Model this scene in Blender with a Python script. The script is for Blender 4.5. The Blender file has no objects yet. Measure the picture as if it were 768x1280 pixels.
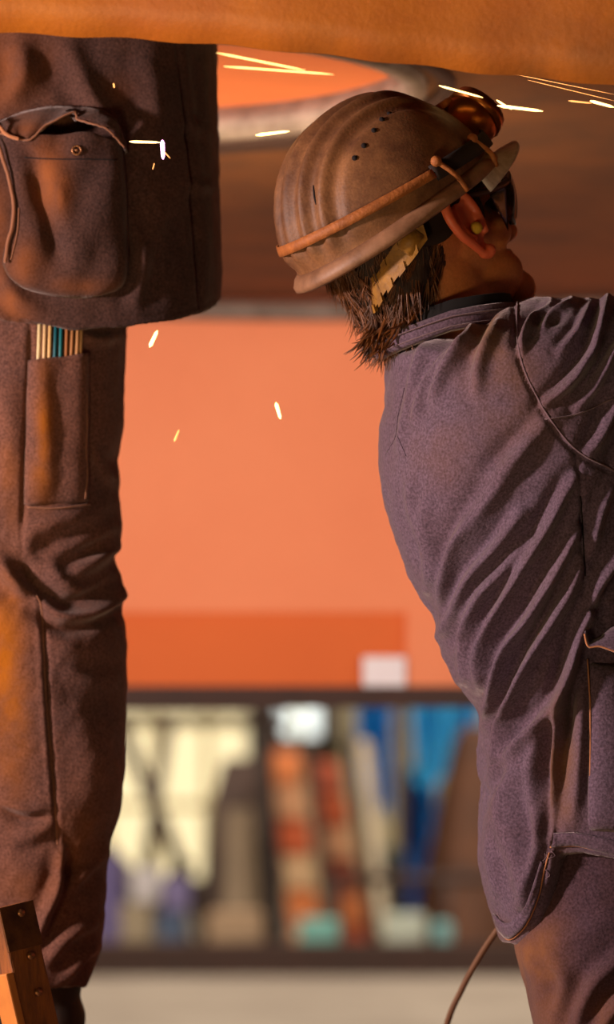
import bpy, bmesh, math, random
import numpy as np
from mathutils import Vector, Matrix, Quaternion
from mathutils.bvhtree import BVHTree
random.seed(7); rng = np.random.default_rng(7)
SC = bpy.context.scene
COL = SC.collection
R = math.radians

# ------------------------------------------------------------------ camera
FPX, HZ, CAMZ = 5000.0, 930.0, 1.0          # focal length in pixels, horizon row, eye height
cam_d = bpy.data.cameras.new('camera'); cam = bpy.data.objects.new('camera', cam_d); COL.objects.link(cam)
cam.location = (0, 0, CAMZ); cam.rotation_euler = (R(90), 0, 0)
cam_d.sensor_fit = 'AUTO'; cam_d.sensor_width = 36; cam_d.lens = FPX / 1280 * 36
cam_d.shift_y = (HZ - 640) / 1280
cam_d.clip_end = 200
cam_d.dof.use_dof = True; cam_d.dof.focus_distance = 4.86; cam_d.dof.aperture_fstop = 3.2
cam_d.dof.aperture_blades = 0
SC.camera = cam
# ------------------------------------------------------------------ world, colour management, lights
w = bpy.data.worlds.new('world'); SC.world = w; w.use_nodes = True
bg = w.node_tree.nodes['Background']; bg.inputs[0].default_value = (1.0, 0.58, 0.30, 1); bg.inputs[1].default_value = 0.02
SC.view_settings.view_transform = 'Standard'; SC.view_settings.look = 'None'
SC.view_settings.exposure = 0.0; SC.view_settings.gamma = 1.0; SC.view_settings.use_curve_mapping = False
def area(name, loc, target, size, power, color, spread=180):
    l = bpy.data.lights.new(name, 'AREA'); l.shape = 'DISK'; l.size = size; l.energy = power; l.color = color
    l.spread = R(spread)
    o = bpy.data.objects.new(name, l); COL.objects.link(o); o.location = loc
    o.rotation_euler = (Vector(target) - Vector(loc)).to_track_quat('-Z', 'Y').to_euler()
    return o
area('key_lamp', (-3.0, 3.55, 1.62), (0.3, 5.0, 1.35), 0.30, 155, (1.0, 0.75, 0.68))
area('low_work_lamp', (-1.5, 3.0, 0.25), (0.1, 5.0, 1.5), 0.3, 5, (1.0, 0.60, 0.28))
area('rim_lamp', (-2.2, 6.6, 1.35), (0.3, 5.1, 1.4), 0.4, 22, (1.0, 0.66, 0.46))
area('wall_fill_west', (-2.6, 5.9, 1.3), (0.0, 9.0, 1.5), 0.6, 43, (1.0, 0.86, 0.74), 120)  # unseen wash added to brighten the far wall evenly
area('wall_fill_east', (2.7, 5.9, 1.3), (0.4, 9.0, 1.5), 0.6, 37, (1.0, 0.86, 0.74), 120)  # matching unseen wash added from the other side
area('underside_fill', (-0.1, 5.9, 0.25), (-0.15, 6.5, 2.0), 0.3, 5, (1.0, 0.76, 0.45), 50)  # unseen upward fill added to brighten the recess and underside
area('front_plate_fill', (-0.6, 2.9, 0.5), (-0.3, 4.6, 2.0), 0.4, 3, (1.0, 0.76, 0.42), 80)  # unseen fill aimed at the near plate
area('hall_fill', (-2.5, 14.5, 6.5), (0.0, 18.5, 0.5), 2.0, 560, (1.0, 0.88, 0.72))  # unseen overhead fill added to light the far hall
area('hall_fill_far', (2.5, 15.5, 6.0), (0.5, 18.5, 0.5), 2.0, 440, (1.0, 0.90, 0.78))  # second unseen fill added over the far hall

# ------------------------------------------------------------------ helpers
def P(px, py, Y=5.0):
    return Vector(((px - 384) * Y / FPX, Y, CAMZ + (HZ - py) * Y / FPX))
def link(o, parent=None):
    COL.objects.link(o)
    if parent is not None:
        o.parent = parent
        o.matrix_parent_inverse = Matrix.Translation(-parent.location) if parent.parent is None else Matrix.Identity(4)
    return o
def tag(o, label=None, cat=None, group=None, kind=None):
    if label: o['label'] = label
    if cat: o['category'] = cat
    if group: o['group'] = group
    if kind: o['kind'] = kind
    return o
def thing(name, loc, label, cat, group=None):
    o = bpy.data.objects.new(name, None); o.empty_display_size = 0.1; COL.objects.link(o); o.location = loc
    return tag(o, label, cat, group)
def obj(name, me, mat, parent=None, smooth=True, label=None):
    if isinstance(me, bmesh.types.BMesh):
        bm = me; me = bpy.data.meshes.new(name); bm.normal_update(); bm.to_mesh(me); bm.free()
    me.name = name
    me.materials.clear(); me.materials.append(mat)
    if smooth: me.polygons.foreach_set('use_smooth', [True] * len(me.polygons))
    o = bpy.data.objects.new(name, me)
    if parent is None and len(me.vertices):
        co = np.empty(len(me.vertices) * 3); me.vertices.foreach_get('co', co); co = co.reshape(-1, 3)
        c = (co.min(0) + co.max(0)) / 2; c[2] = co[:, 2].min()
        co -= c; me.vertices.foreach_set('co', co.ravel()); me.update(); o.location = c
    link(o, parent)
    if label: o['label'] = label
    return o
def structure(name, me, mat, parent=None, smooth=False):
    o = obj(name, me, mat, parent, smooth)
    if parent is None: o['kind'] = 'structure'
    return o
def add_box(bm, c, s, rot=None):
    m = Matrix.Translation(Vector(c)) @ (rot.to_4x4() if rot is not None else Matrix.Identity(4)) @ Matrix.Diagonal((s[0], s[1], s[2], 1))
    return bmesh.ops.create_cube(bm, size=1, matrix=m)['verts']
def box(c, s, rot=None, bevel=0):
    bm = bmesh.new(); add_box(bm, c, s, rot)
    if bevel: bmesh.ops.bevel(bm, geom=list(bm.edges), offset=bevel, segments=2, affect='EDGES', profile=0.6)
    return bm
def prism(pts, Y, depth, bevel=0.0, lean=0.0):
    """a plate or block: outline given as world (X,Z) pairs, front face at Y, real depth; lean = metres it leans back per metre of height"""
    bm = bmesh.new(); z0 = min(p[1] for p in pts)
    f = [bm.verts.new((x, Y + (z - z0) * lean, z)) for x, z in pts]; b = [bm.verts.new((x, Y + depth + (z - z0) * lean, z)) for x, z in pts]
    bm.faces.new(f); bm.faces.new(b[::-1]); n = len(pts)
    for i in range(n): bm.faces.new((f[i], b[i], b[(i + 1) % n], f[(i + 1) % n]))
    bmesh.ops.recalc_face_normals(bm, faces=bm.faces)
    if bevel: bmesh.ops.bevel(bm, geom=list(bm.edges), offset=bevel, segments=2, affect='EDGES')
    return bm
def pxz(pts, Y): return [(P(x, y, Y).x, P(x, y, Y).z) for x, y in pts]
def catmull(pts, n=8):
    pts = [np.array(p, float) for p in pts]
    if len(pts) < 3:
        return np.array([pts[0] + (pts[-1] - pts[0]) * t for t in np.linspace(0, 1, n + 1)])
    q = [2 * pts[0] - pts[1]] + pts + [2 * pts[-1] - pts[-2]]; out = []
    for i in range(1, len(q) - 2):
        for t in np.linspace(0, 1, n, endpoint=False):
            a, b, c, d = q[i - 1], q[i], q[i + 1], q[i + 2]
            out.append(0.5 * (2 * b + (c - a) * t + (2 * a - 5 * b + 4 * c - d) * t * t + (3 * b - a - 3 * c + d) * t ** 3))
    out.append(pts[-1]); return np.array(out)
def add_tube(bm, pts, rad, seg=8, cap=True):
    """tube along points; rad a number or a list"""
    pts = [Vector(p) for p in pts]; n = len(pts); rr = rad if hasattr(rad, '__len__') else [rad] * n
    prev = None; rings = []
    for i, p in enumerate(pts):
        t = (pts[min(i + 1, n - 1)] - pts[max(i - 1, 0)])
        if t.length < 1e-9: t = Vector((0, 0, 1))
        t.normalize()
        if prev is None:
            a = t.orthogonal().normalized()
        else:
            a = (prev - t * prev.dot(t))
            a = a.normalized() if a.length > 1e-6 else t.orthogonal().normalized()
        prev = a; b = t.cross(a)
        rings.append([bm.verts.new(p + (a * math.cos(k * 2 * math.pi / seg) + b * math.sin(k * 2 * math.pi / seg)) * rr[i]) for k in range(seg)])
    for i in range(n - 1):
        for k in range(seg):
            bm.faces.new((rings[i][k], rings[i][(k + 1) % seg], rings[i + 1][(k + 1) % seg], rings[i + 1][k]))
    if cap:
        bm.faces.new(rings[0][::-1]); bm.faces.new(rings[-1])
def tube(pts, rad, seg=8):
    bm = bmesh.new(); add_tube(bm, pts, rad, seg); return bm
def add_ball(bm, c, r, M=None, sub=2):
    if not hasattr(r, '__len__'): r = (r, r, r)
    m = Matrix.Translation(Vector(c)) @ (M.to_4x4() if M is not None else Matrix.Identity(4)) @ Matrix.Diagonal((r[0], r[1], r[2], 1))
    bmesh.ops.create_icosphere(bm, subdivisions=sub, radius=1, matrix=m)
def add_chain(bm, pts, rad, seg=20):
    for i, (p, r) in enumerate(zip(pts, rad)): add_ball(bm, p, r, None, 3)
    for i in range(len(pts) - 1): add_tube(bm, [pts[i], pts[i + 1]], [rad[i], rad[i + 1]], seg)
def add_loft(bm, rings):
    """rings: list of lists of Vectors, same length; closed at both ends"""
    vr = [[bm.verts.new(p) for p in r] for r in rings]; n = len(rings[0])
    for i in range(len(vr) - 1):
        for k in range(n): bm.faces.new((vr[i][k], vr[i][(k + 1) % n], vr[i + 1][(k + 1) % n], vr[i + 1][k]))
    for r, f in ((vr[0], -1), (vr[-1], 1)):
        c = bm.verts.new(sum((v.co for v in r), Vector()) / n)
        for k in range(n):
            t = (r[k], r[(k + 1) % n], c); bm.faces.new(t if f > 0 else t[::-1])
def remesh(bm, voxel, smooth=10, factor=0.5):
    """unite overlapping closed shells into one continuous surface"""
    bmesh.ops.recalc_face_normals(bm, faces=bm.faces)
    me = bpy.data.meshes.new('tmp'); bm.to_mesh(me); bm.free()
    o = bpy.data.objects.new('tmp', me); COL.objects.link(o)
    m = o.modifiers.new('r', 'REMESH'); m.mode = 'VOXEL'; m.voxel_size = voxel; m.adaptivity = 0
    if smooth:
        s = o.modifiers.new('s', 'SMOOTH'); s.factor = factor; s.iterations = smooth
    dg = bpy.context.evaluated_depsgraph_get(); out = bpy.data.meshes.new_from_object(o.evaluated_get(dg))
    bpy.data.objects.remove(o); bpy.data.meshes.remove(me)
    return out
def get_co(me):
    co = np.empty(len(me.vertices) * 3); me.vertices.foreach_get('co', co); return co.reshape(-1, 3)
def get_no(me):
    me.update(); no = np.empty(len(me.vertices) * 3); me.vertices.foreach_get('normal', no); return no.reshape(-1, 3)
def set_co(me, co): me.vertices.foreach_set('co', co.ravel()); me.update()
def proj(co):
    return np.stack([384 + FPX * co[:, 0] / co[:, 1], HZ - FPX * (co[:, 2] - CAMZ) / co[:, 1]], 1)
def smoothstep(a, b, x):
    t = np.clip((x - a) / (b - a), 0, 1); return t * t * (3 - 2 * t)
def fold_field(q, folds):
    """q: garment points in (mm-like) side-view coordinates; folds: (points, width, height, side valley)"""
    h = np.zeros(len(q))
    for f in folds:
        pts, wd, ht = f[0], f[1], f[2]; val = f[3] if len(f) > 3 else 0.6
        pl = catmull(pts, 5)
        m = (q[:, 0] > pl[:, 0].min() - 5 * wd) & (q[:, 0] < pl[:, 0].max() + 5 * wd) & (q[:, 1] > pl[:, 1].min() - 5 * wd) & (q[:, 1] < pl[:, 1].max() + 5 * wd)
        idx = np.where(m)[0]
        if not len(idx): continue
        s = q[idx]; best = np.full(len(idx), 1e9); sg = np.zeros(len(idx)); tt = np.zeros(len(idx)); n = len(pl) - 1
        for i in range(n):
            a, b = pl[i], pl[i + 1]; d = b - a; L2 = max(d @ d, 1e-9)
            t = np.clip(((s - a) @ d) / L2, 0, 1); c = a + t[:, None] * d; v = s - c; dd = np.hypot(v[:, 0], v[:, 1])
            cr = d[0] * v[:, 1] - d[1] * v[:, 0]; u = dd < best
            best[u] = dd[u]; sg[u] = np.sign(cr[u]) * dd[u]; tt[u] = (i + t[u]) / n
        tap = np.clip(np.sin(np.pi * np.clip(tt * 0.94 + 0.03, 0, 1)), 0, 1) ** 0.55
        g = np.exp(-(best / wd) ** 2)
        if val: g = g - val * np.exp(-((sg - 1.7 * wd) / (1.25 * wd)) ** 2) - 0.35 * val * np.exp(-((sg + 2.0 * wd) / (1.5 * wd)) ** 2)
        h[idx] += ht * tap * g
    return h
def groove(q, lines, wd=2.2, dp=0.003):
    return fold_field(q, [(l, wd, -dp, 0) for l in lines])
def noise3(co, scale, seed=0, octaves=3):
    r = np.random.default_rng(seed); out = np.zeros(len(co)); a = 1.0
    for o in range(octaves):
        for k in range(4):
            d = r.normal(size=3); d /= np.linalg.norm(d); ph = r.uniform(0, 6.28)
            out += a * np.sin(co @ d * (2 * math.pi / scale) * (2 ** o) * r.uniform(.7, 1.3) + ph + 1.3 * np.sin(co @ r.normal(size=3) / scale * 2))
        a *= 0.5
    return out / 5.0
def set_stain_or_shade(me, q, patches, name='stain_or_shade'):
    v = np.zeros(len(q))
    for (x, y, rx, ry, s) in patches:
        v = np.maximum(v, s * np.exp(-(((q[:, 0] - x) / rx) ** 2 + ((q[:, 1] - y) / ry) ** 2)))
    a = me.attributes.new(name, 'FLOAT', 'POINT'); a.data.foreach_set('value', v.astype(np.float32))
def bvh_of(me):
    co = get_co(me); polys = [tuple(p.vertices) for p in me.polygons]
    return BVHTree.FromPolygons([Vector(c) for c in co], polys)
EYE = Vector((0, 0, CAMZ))
def hit(bvh, px, py, lift=0.0, fallback=5.0):
    """point of the surface seen along one bearing, lifted off it"""
    d = (P(px, py, 5.0) - EYE).normalized()
    loc, no, i, dist = bvh.ray_cast(EYE, d)
    if loc is None:
        loc = P(px, py, fallback); no = -d
    if no.dot(d) > 0: no = -no
    n2 = (no - d * 0.6).normalized()
    return loc + n2 * lift
def patch(rows, bvh, fallback, nu=40, thick=0.003):
    """a cloth piece sewn on a garment: rows = list of (xl, xr, y-left, y-right, height function of u)"""
    bm = bmesh.new(); grid = []
    for (xl, xr, yl, yr, hf) in rows:
        g = []
        for i in range(nu + 1):
            u = i / nu; g.append(bm.verts.new(hit(bvh, xl + (xr - xl) * u, yl + (yr - yl) * u, hf(u), fallback)))
        grid.append(g)
    for a in range(len(grid) - 1):
        for i in range(nu): bm.faces.new((grid[a][i], grid[a][i + 1], grid[a + 1][i + 1], grid[a + 1][i]))
    bmesh.ops.recalc_face_normals(bm, faces=bm.faces)
    bmesh.ops.smooth_vert(bm, verts=bm.verts, factor=0.5, use_axis_x=True, use_axis_y=True, use_axis_z=True)
    g = bmesh.ops.solidify(bm, geom=list(bm.faces), thickness=thick)
    return bm
def seam(name, bvh, pts, rad, mat, parent, lift=0.0005, fallback=5.0, n=8, seg=6):
    pl = catmull(pts, n); return obj(name, tube([hit(bvh, x, y, lift, fallback) for x, y in pl], rad, seg), mat, parent)

# ------------------------------------------------------------------ materials
def srgb(r, g, b):
    f = lambda c: (c / 255 / 12.92) if c / 255 <= 0.04045 else ((c / 255 + 0.055) / 1.055) ** 2.4
    return (f(r), f(g), f(b), 1)
def mat(name, base, rough=0.7, metal=0.0, noise=0.0, nscale=20, bump=0.0, bscale=60, base2=None, sheen=0.0, stain_or_shade=None, trans=0.0, emis=None, est=0.0, spec=0.5, fine=0.0, alpha=1, coat=0, stretch=None):
    m = bpy.data.materials.new(name); m.use_nodes = True; nt = m.node_tree; N = nt.nodes; L = nt.links
    b = N['Principled BSDF']; b.inputs['Base Color'].default_value = base; b.inputs['Roughness'].default_value = rough
    b.inputs['Metallic'].default_value = metal; b.inputs['Specular IOR Level'].default_value = spec
    b.inputs['Transmission Weight'].default_value = trans; b.inputs['Coat Weight'].default_value = coat
    if sheen: b.inputs['Sheen Weight'].default_value = sheen; b.inputs['Sheen Roughness'].default_value = 0.45; b.inputs['Sheen Tint'].default_value = (1, .86, .8, 1)
    if emis: b.inputs['Emission Color'].default_value = emis; b.inputs['Emission Strength'].default_value = est
    tc = N.new('ShaderNodeTexCoord'); src = tc.outputs['Object']
    if stretch:
        mp = N.new('ShaderNodeMapping'); mp.inputs['Scale'].default_value = stretch; L.new(src, mp.inputs[0]); src = mp.outputs[0]
    col = None
    if noise:
        n = N.new('ShaderNodeTexNoise'); n.inputs['Scale'].default_value = nscale; n.inputs['Detail'].default_value = 6; n.inputs['Roughness'].default_value = .65; L.new(src, n.inputs['Vector'])
        cr = N.new('ShaderNodeMapRange'); cr.inputs[1].default_value = 0.35; cr.inputs[2].default_value = 0.65; L.new(n.outputs[0], cr.inputs[0])
        mx = N.new('ShaderNodeMix'); mx.data_type = 'RGBA'; mu = N.new('ShaderNodeMath'); mu.operation = 'MULTIPLY'; mu.inputs[1].default_value = noise
        L.new(cr.outputs[0], mu.inputs[0]); L.new(mu.outputs[0], mx.inputs[0]); mx.inputs[6].default_value = base; mx.inputs[7].default_value = base2 or base
        col = mx.outputs[2]
    if fine:
        n = N.new('ShaderNodeTexNoise'); n.inputs['Scale'].default_value = 330; n.inputs['Detail'].default_value = 3; L.new(tc.outputs['Object'], n.inputs['Vector'])
        cr = N.new('ShaderNodeMapRange'); cr.inputs[1].default_value = 0.3; cr.inputs[2].default_value = 0.7; cr.inputs[3].default_value = 1 - fine; cr.inputs[4].default_value = 1 + fine; L.new(n.outputs[0], cr.inputs[0])
        hs = N.new('ShaderNodeHueSaturation'); L.new(cr.outputs[0], hs.inputs['Value'])
        if col is not None: L.new(col, hs.inputs['Color'])
        else: hs.inputs['Color'].default_value = base
        col = hs.outputs[0]
    if stain_or_shade:
        at = N.new('ShaderNodeAttribute'); at.attribute_name = 'stain_or_shade'
        n = N.new('ShaderNodeTexNoise'); n.inputs['Scale'].default_value = 22; n.inputs['Detail'].default_value = 5; L.new(tc.outputs['Object'], n.inputs['Vector'])
        mr = N.new('ShaderNodeMapRange'); mr.inputs[1].default_value = .3; mr.inputs[2].default_value = .6; mr.inputs[3].default_value = .35; L.new(n.outputs[0], mr.inputs[0])
        mu = N.new('ShaderNodeMath'); mu.operation = 'MULTIPLY'; L.new(at.outputs['Fac'], mu.inputs[0]); L.new(mr.outputs[0], mu.inputs[1])
        mx = N.new('ShaderNodeMix'); mx.data_type = 'RGBA'; L.new(mu.outputs[0], mx.inputs[0])
        if col is not None: L.new(col, mx.inputs[6])
        else: mx.inputs[6].default_value = base
        mx.inputs[7].default_value = stain_or_shade; col = mx.outputs[2]
    if col is not None: L.new(col, b.inputs['Base Color'])
    if bump:
        n = N.new('ShaderNodeTexNoise'); n.inputs['Scale'].default_value = bscale; n.inputs['Detail'].default_value = 4; L.new(src, n.inputs['Vector'])
        bp = N.new('ShaderNodeBump'); bp.inputs['Strength'].default_value = bump; bp.inputs['Distance'].default_value = 0.004; L.new(n.outputs[0], bp.inputs['Height']); L.new(bp.outputs[0], b.inputs['Normal'])
    return m
M = {}
M['jacket_r'] = mat('purple_grey_cotton', srgb(100, 84, 102), .95, noise=.6, nscale=6, base2=srgb(92, 70, 80), sheen=.35, stain_or_shade=srgb(128, 88, 50), bump=.25, bscale=260, fine=.42, spec=.15)
M['trouser_r'] = mat('faded_purple_cotton', srgb(74, 57, 70), .95, noise=.6, nscale=7, base2=srgb(86, 58, 56), sheen=.3, stain_or_shade=srgb(140, 92, 56), bump=.25, bscale=260, fine=.42, spec=.15)
M['jacket_l'] = mat('brown_black_cotton', srgb(62, 44, 42), .95, noise=.8, nscale=9, base2=srgb(84, 58, 50), sheen=.22, stain_or_shade=srgb(148, 86, 44), bump=.25, bscale=260, fine=.45, spec=.15)
M['trouser_l'] = mat('dusty_brown_cotton', srgb(96, 68, 62), .95, noise=.8, nscale=8, base2=srgb(124, 82, 66), sheen=.25, stain_or_shade=srgb(176, 102, 22), bump=.25, bscale=260, fine=.45, spec=.15)
M['seam_r'] = mat('purple_seam_thread', srgb(112, 88, 96), .9, sheen=.3)
M['seam_worn'] = mat('worn_orange_edge', srgb(190, 126, 84), .9, sheen=.3)
M['seam_l'] = mat('brown_seam_thread', srgb(150, 100, 72), .9, sheen=.3)
M['seam_dark'] = mat('dark_seam_gap', srgb(26, 18, 20), .95)
M['collar_in'] = mat('black_inner_collar', srgb(14, 10, 11), .95)
M['skin'] = mat('weathered_skin', srgb(200, 124, 70), .5, noise=.5, nscale=30, base2=srgb(168, 92, 48), bump=.15, bscale=180, fine=.1)
M['skin'].node_tree.nodes['Principled BSDF'].inputs['Subsurface Weight'].default_value = 0.08
M['skin'].node_tree.nodes['Principled BSDF'].inputs['Subsurface Radius'].default_value = (.02, .007, .004)
M['ear'] = mat('reddened_ear_skin', srgb(226, 110, 70), .5, noise=.4, nscale=40, base2=srgb(200, 80, 50))
M['ear'].node_tree.nodes['Principled BSDF'].inputs['Subsurface Weight'].default_value = 0.1
M['hair'] = mat('brown_hair', srgb(48, 24, 8), .5, noise=.9, nscale=30, base2=srgb(138, 78, 24), spec=.5)
M['hairbase'] = mat('dark_hair_mass', srgb(30, 17, 10), .8, noise=.5, nscale=60, base2=srgb(70, 40, 20), bump=.6, bscale=220, stretch=(1, 1, .25))
M['helmet'] = mat('scuffed_brown_plastic', srgb(142, 98, 62), .55, noise=.9, nscale=16, base2=srgb(86, 54, 36), bump=.12, bscale=300, fine=.14, spec=.35)
M['rim'] = mat('pale_scuffed_rim', srgb(156, 114, 84), .55, noise=.8, nscale=25, base2=srgb(108, 74, 50), bump=.1, bscale=200)
M['strap'] = mat('tan_leather_strap', srgb(176, 104, 46), .65, noise=.7, nscale=60, base2=srgb(120, 66, 30), bump=.3, bscale=200)
M['elastic'] = mat('dark_elastic', srgb(38, 27, 24), .85)
M['brass'] = mat('old_copper_metal', srgb(176, 104, 44), .32, metal=.9, noise=.6, nscale=18, base2=srgb(110, 60, 26))
M['glass_lamp'] = mat('lamp_glass', srgb(60, 50, 45), .1, spec=.7)
M['yellow'] = mat('grimy_yellow_plastic', srgb(160, 112, 34), .6, noise=.8, nscale=50, base2=srgb(104, 68, 24), bump=.2, bscale=200)
M['peak'] = mat('grey_peak', srgb(214, 204, 198), .6, noise=.7, nscale=50, base2=srgb(132, 112, 100))
M['flap'] = mat('dark_brown_liner', srgb(56, 38, 30), .8)
M['plug'] = mat('yellow_foam', srgb(200, 160, 40), .8)
M['glasses'] = mat('dark_brown_frame', srgb(66, 38, 26), .3)
M['lens'] = mat('smoked_lens', srgb(58, 34, 24), .12, trans=.12)
M['orange_front'] = mat('orange_primer_near', srgb(198, 114, 26), .5, noise=.7, nscale=5, base2=srgb(164, 82, 22), bump=.15, bscale=120, fine=.06, stain_or_shade=srgb(96, 66, 34))
M['orange'] = mat('orange_primer_wall', srgb(232, 140, 96), .75, noise=.5, nscale=2.5, base2=srgb(222, 126, 84), bump=.08, bscale=70, fine=.06)
M['orange_low'] = mat('deep_orange_primer', srgb(214, 104, 42), .75, noise=.5, nscale=2.5, base2=srgb(204, 94, 36), fine=.06)
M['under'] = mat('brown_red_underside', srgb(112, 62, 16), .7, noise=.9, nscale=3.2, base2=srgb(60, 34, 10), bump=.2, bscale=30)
M['disc'] = mat('salmon_primer', srgb(188, 98, 48), .7, noise=.5, nscale=7, base2=srgb(170, 82, 38))
M['grey_edge'] = mat('bare_grey_steel', srgb(150, 134, 122), .6, metal=.2, noise=.8, nscale=14, base2=srgb(96, 80, 68))
M['dark_steel'] = mat('dark_brown_steel', srgb(58, 32, 22), .7, noise=.5, nscale=8, base2=srgb(36, 22, 16))
M['floor'] = mat('dusty_concrete', srgb(150, 136, 122), .85, noise=.7, nscale=1.6, base2=srgb(116, 102, 90), bump=.2, bscale=25)
M['hallwall'] = mat('cream_hall_cladding', srgb(186, 172, 136), .8, noise=.4, nscale=1.2, base2=srgb(160, 144, 110))
M['hallceil'] = mat('grey_hall_roof', srgb(96, 86, 78), .85)
M['daylight'] = mat('daylit_pane_cream', srgb(230, 214, 160), .6, emis=srgb(238, 224, 184), est=.82)
M['daylight_w'] = mat('daylit_pane_white', srgb(230, 240, 240), .6, emis=srgb(232, 244, 242), est=1.12)
M['wood'] = mat('worn_orange_wood', srgb(170, 100, 38), .6, noise=.9, nscale=14, base2=srgb(92, 52, 26), bump=.4, bscale=60, stretch=(3, 3, .5))
M['wood_lit'] = mat('lit_edge_wood', srgb(214, 134, 56), .6, noise=.5, nscale=20, base2=srgb(170, 96, 40))
M['bolt'] = mat('bolt_steel', srgb(170, 120, 80), .35, metal=.8)
M['boot'] = mat('scuffed_black_leather', srgb(46, 34, 28), .6, noise=.5, nscale=20, base2=srgb(70, 50, 38))
M['hose'] = mat('brown_rubber', srgb(112, 74, 46), .6)
M['spark'] = mat('white_hot_spark', srgb(255, 220, 150), .5, emis=(1.0, .62, .20, 1), est=4.5)
M['spark_dim'] = mat('cooling_spark', srgb(255, 160, 80), .5, emis=(1.0, .42, .12, 1), est=1.6)
M['spark_uv'] = mat('violet_white_spark', srgb(255, 220, 255), .5, emis=(1.0, .42, .9, 1), est=4.5)
M['glove'] = mat('work_glove_leather', srgb(150, 112, 74), .8, noise=.5, nscale=30, base2=srgb(110, 76, 48))
def plain(name, c, rough=.75, c2=None): 
    return mat(name, srgb(*c), rough, noise=.6, nscale=5, base2=srgb(*(c2 or tuple(int(v * .75) for v in c))))

# ------------------------------------------------------------------ the hall
bm = bmesh.new(); add_box(bm, (0, 9, -.1), (22, 32, .2)); structure('floor', bm, M['floor'])
bm = box((0, 25.1, 4.5), (22, .2, 9)); structure('wall_back', bm, M['hallwall'])
structure('wall_front', box((0, -7.1, 4.5), (22, .2, 9)), M['hallwall'])
structure('wall_left', box((-11.1, 9, 4.5), (.2, 32, 9)), M['hallwall'])
structure('wall_right', box((11.1, 9, 4.5), (.2, 32, 9)), M['hallwall'])
structure('ceiling', box((0, 9, 9.1), (22.4, 32.4, .2)), M['hallceil'])
# tall daylit openings in the far wall
def hall_window(name, px0, px1, py0, py1, m, nx, ny):
    Y = 24.98; a = P(px0, py1, Y); b = P(px1, py0, Y)
    fr = bmesh.new(); W = b.x - a.x; H = b.z - a.z; c = (a + b) / 2
    for sx in (-1, 1): add_box(fr, (c.x + sx * W / 2, Y - .03, c.z), (.12, .12, H + .12))
    for sz in (-1, 1): add_box(fr, (c.x, Y - .03, c.z + sz * H / 2), (W + .12, .12, .12))
    fo = structure(name, fr, M['hallceil'])
    for i in range(nx):
        for j in range(ny):
            w_, h_ = W / nx, H / ny
            q = box((a.x + (i + .5) * w_, Y - .005, a.z + (j + .5) * h_), (w_ - .05, .02, h_ - .05)); obj('pane', q, m, fo, False)
hall_window('window_1', 70, 322, 700, 1110, M['daylight'], 4, 4)
hall_window('window_2', 334, 412, 740, 932, M['daylight_w'], 2, 3)

# ------------------------------------------------------------------ the steel block the men work under
# near curved plate across the top of the picture
bm = bmesh.new(); rows = []
edge = catmull([(-900, 20, 0), (-300, 30, 0), (0, 40, 0), (200, 49, 0), (430, 71, 0), (600, 89, 0), (768, 106, 0), (1100, 150, 0), (1700, 240, 0)], 10)
for j in range(26):
    t = j / 25; r = []
    for (ex, ey, _) in edge:
        p = P(ex, ey, 4.62); bulge = 0.10 * math.sin(t * math.pi * .5) * 1.6
        r.append((p.x, p.y - bulge + 0.004 * math.sin(ex * .013 + t * 3), p.z + t * .95 + 0.0015 * math.sin(ex * .05)))
    rows.append(r)
V = [[bm.verts.new(v) for v in r] for r in rows]
for j in range(25):
    for i in range(len(edge) - 1): bm.faces.new((V[j][i], V[j][i + 1], V[j + 1][i + 1], V[j + 1][i]))
bmesh.ops.recalc_face_normals(bm, faces=bm.faces); bmesh.ops.solidify(bm, geom=list(bm.faces), thickness=.014)
block = thing('steel_hull_block', (0, 7.5, 1.08), 'orange primed steel hull block hanging over both men and filling the background', 'ship block')
me = bpy.data.meshes.new('near_plate'); bm.to_mesh(me); bm.free()
set_stain_or_shade(me, proj(get_co(me)), [(185, 38, 45, 7, .9), (120, 42, 40, 4, .5), (700, 94, 90, 6, .7), (740, 70, 190, 60, .42), (420, 66, 60, 4, .5), (520, 76, 60, 4, .5)])  # broad right-hand patch paints dimmer light into the plate colour
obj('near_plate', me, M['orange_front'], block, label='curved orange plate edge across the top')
# underside with a round recess
cx, cy, rr = -0.33, 6.06, .50
bm = bmesh.new(); n = 96
inner = []; outer = []
for k in range(n):
    a = 2 * math.pi * k / n; c, s = math.cos(a), math.sin(a)
    inner.append(bm.verts.new((cx + rr * c, cy + rr * s, 2.0)))
    sx = (2.6 - cx) / c if c > 1e-6 else ((-2.8 - cx) / c if c < -1e-6 else 1e9); sy = (9.0 - cy) / s if s > 1e-6 else ((5.54 - cy) / s if s < -1e-6 else 1e9)
    d = min(sx, sy); outer.append(bm.verts.new((cx + d * c, cy + d * s, 2.0)))
up = [bm.verts.new((v.co.x, v.co.y, 2.06)) for v in inner]
for k in range(n):
    bm.faces.new((inner[k], outer[k], outer[(k + 1) % n], inner[(k + 1) % n]))
bmesh.ops.subdivide_edges(bm, edges=list(bm.edges), cuts=0)
bmesh.ops.recalc_face_normals(bm, faces=bm.faces)
bmesh.ops.solidify(bm, geom=list(bm.faces), thickness=-.02)
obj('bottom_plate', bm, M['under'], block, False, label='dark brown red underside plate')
bm = bmesh.new()
prof = [(rr + .012, 1.985), (rr + .012, 2.03), (rr - .02, 2.045), (rr - .02, 1.985)]
g = [[bm.verts.new((cx + r_ * math.cos(2 * math.pi * k / n), cy + r_ * math.sin(2 * math.pi * k / n), z)) for r_, z in prof] for k in range(n)]
for k in range(n):
    for j in range(4): bm.faces.new((g[k][j], g[k][(j + 1) % 4], g[(k + 1) % n][(j + 1) % 4], g[(k + 1) % n][j]))
bmesh.ops.recalc_face_normals(bm, faces=bm.faces)
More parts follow.
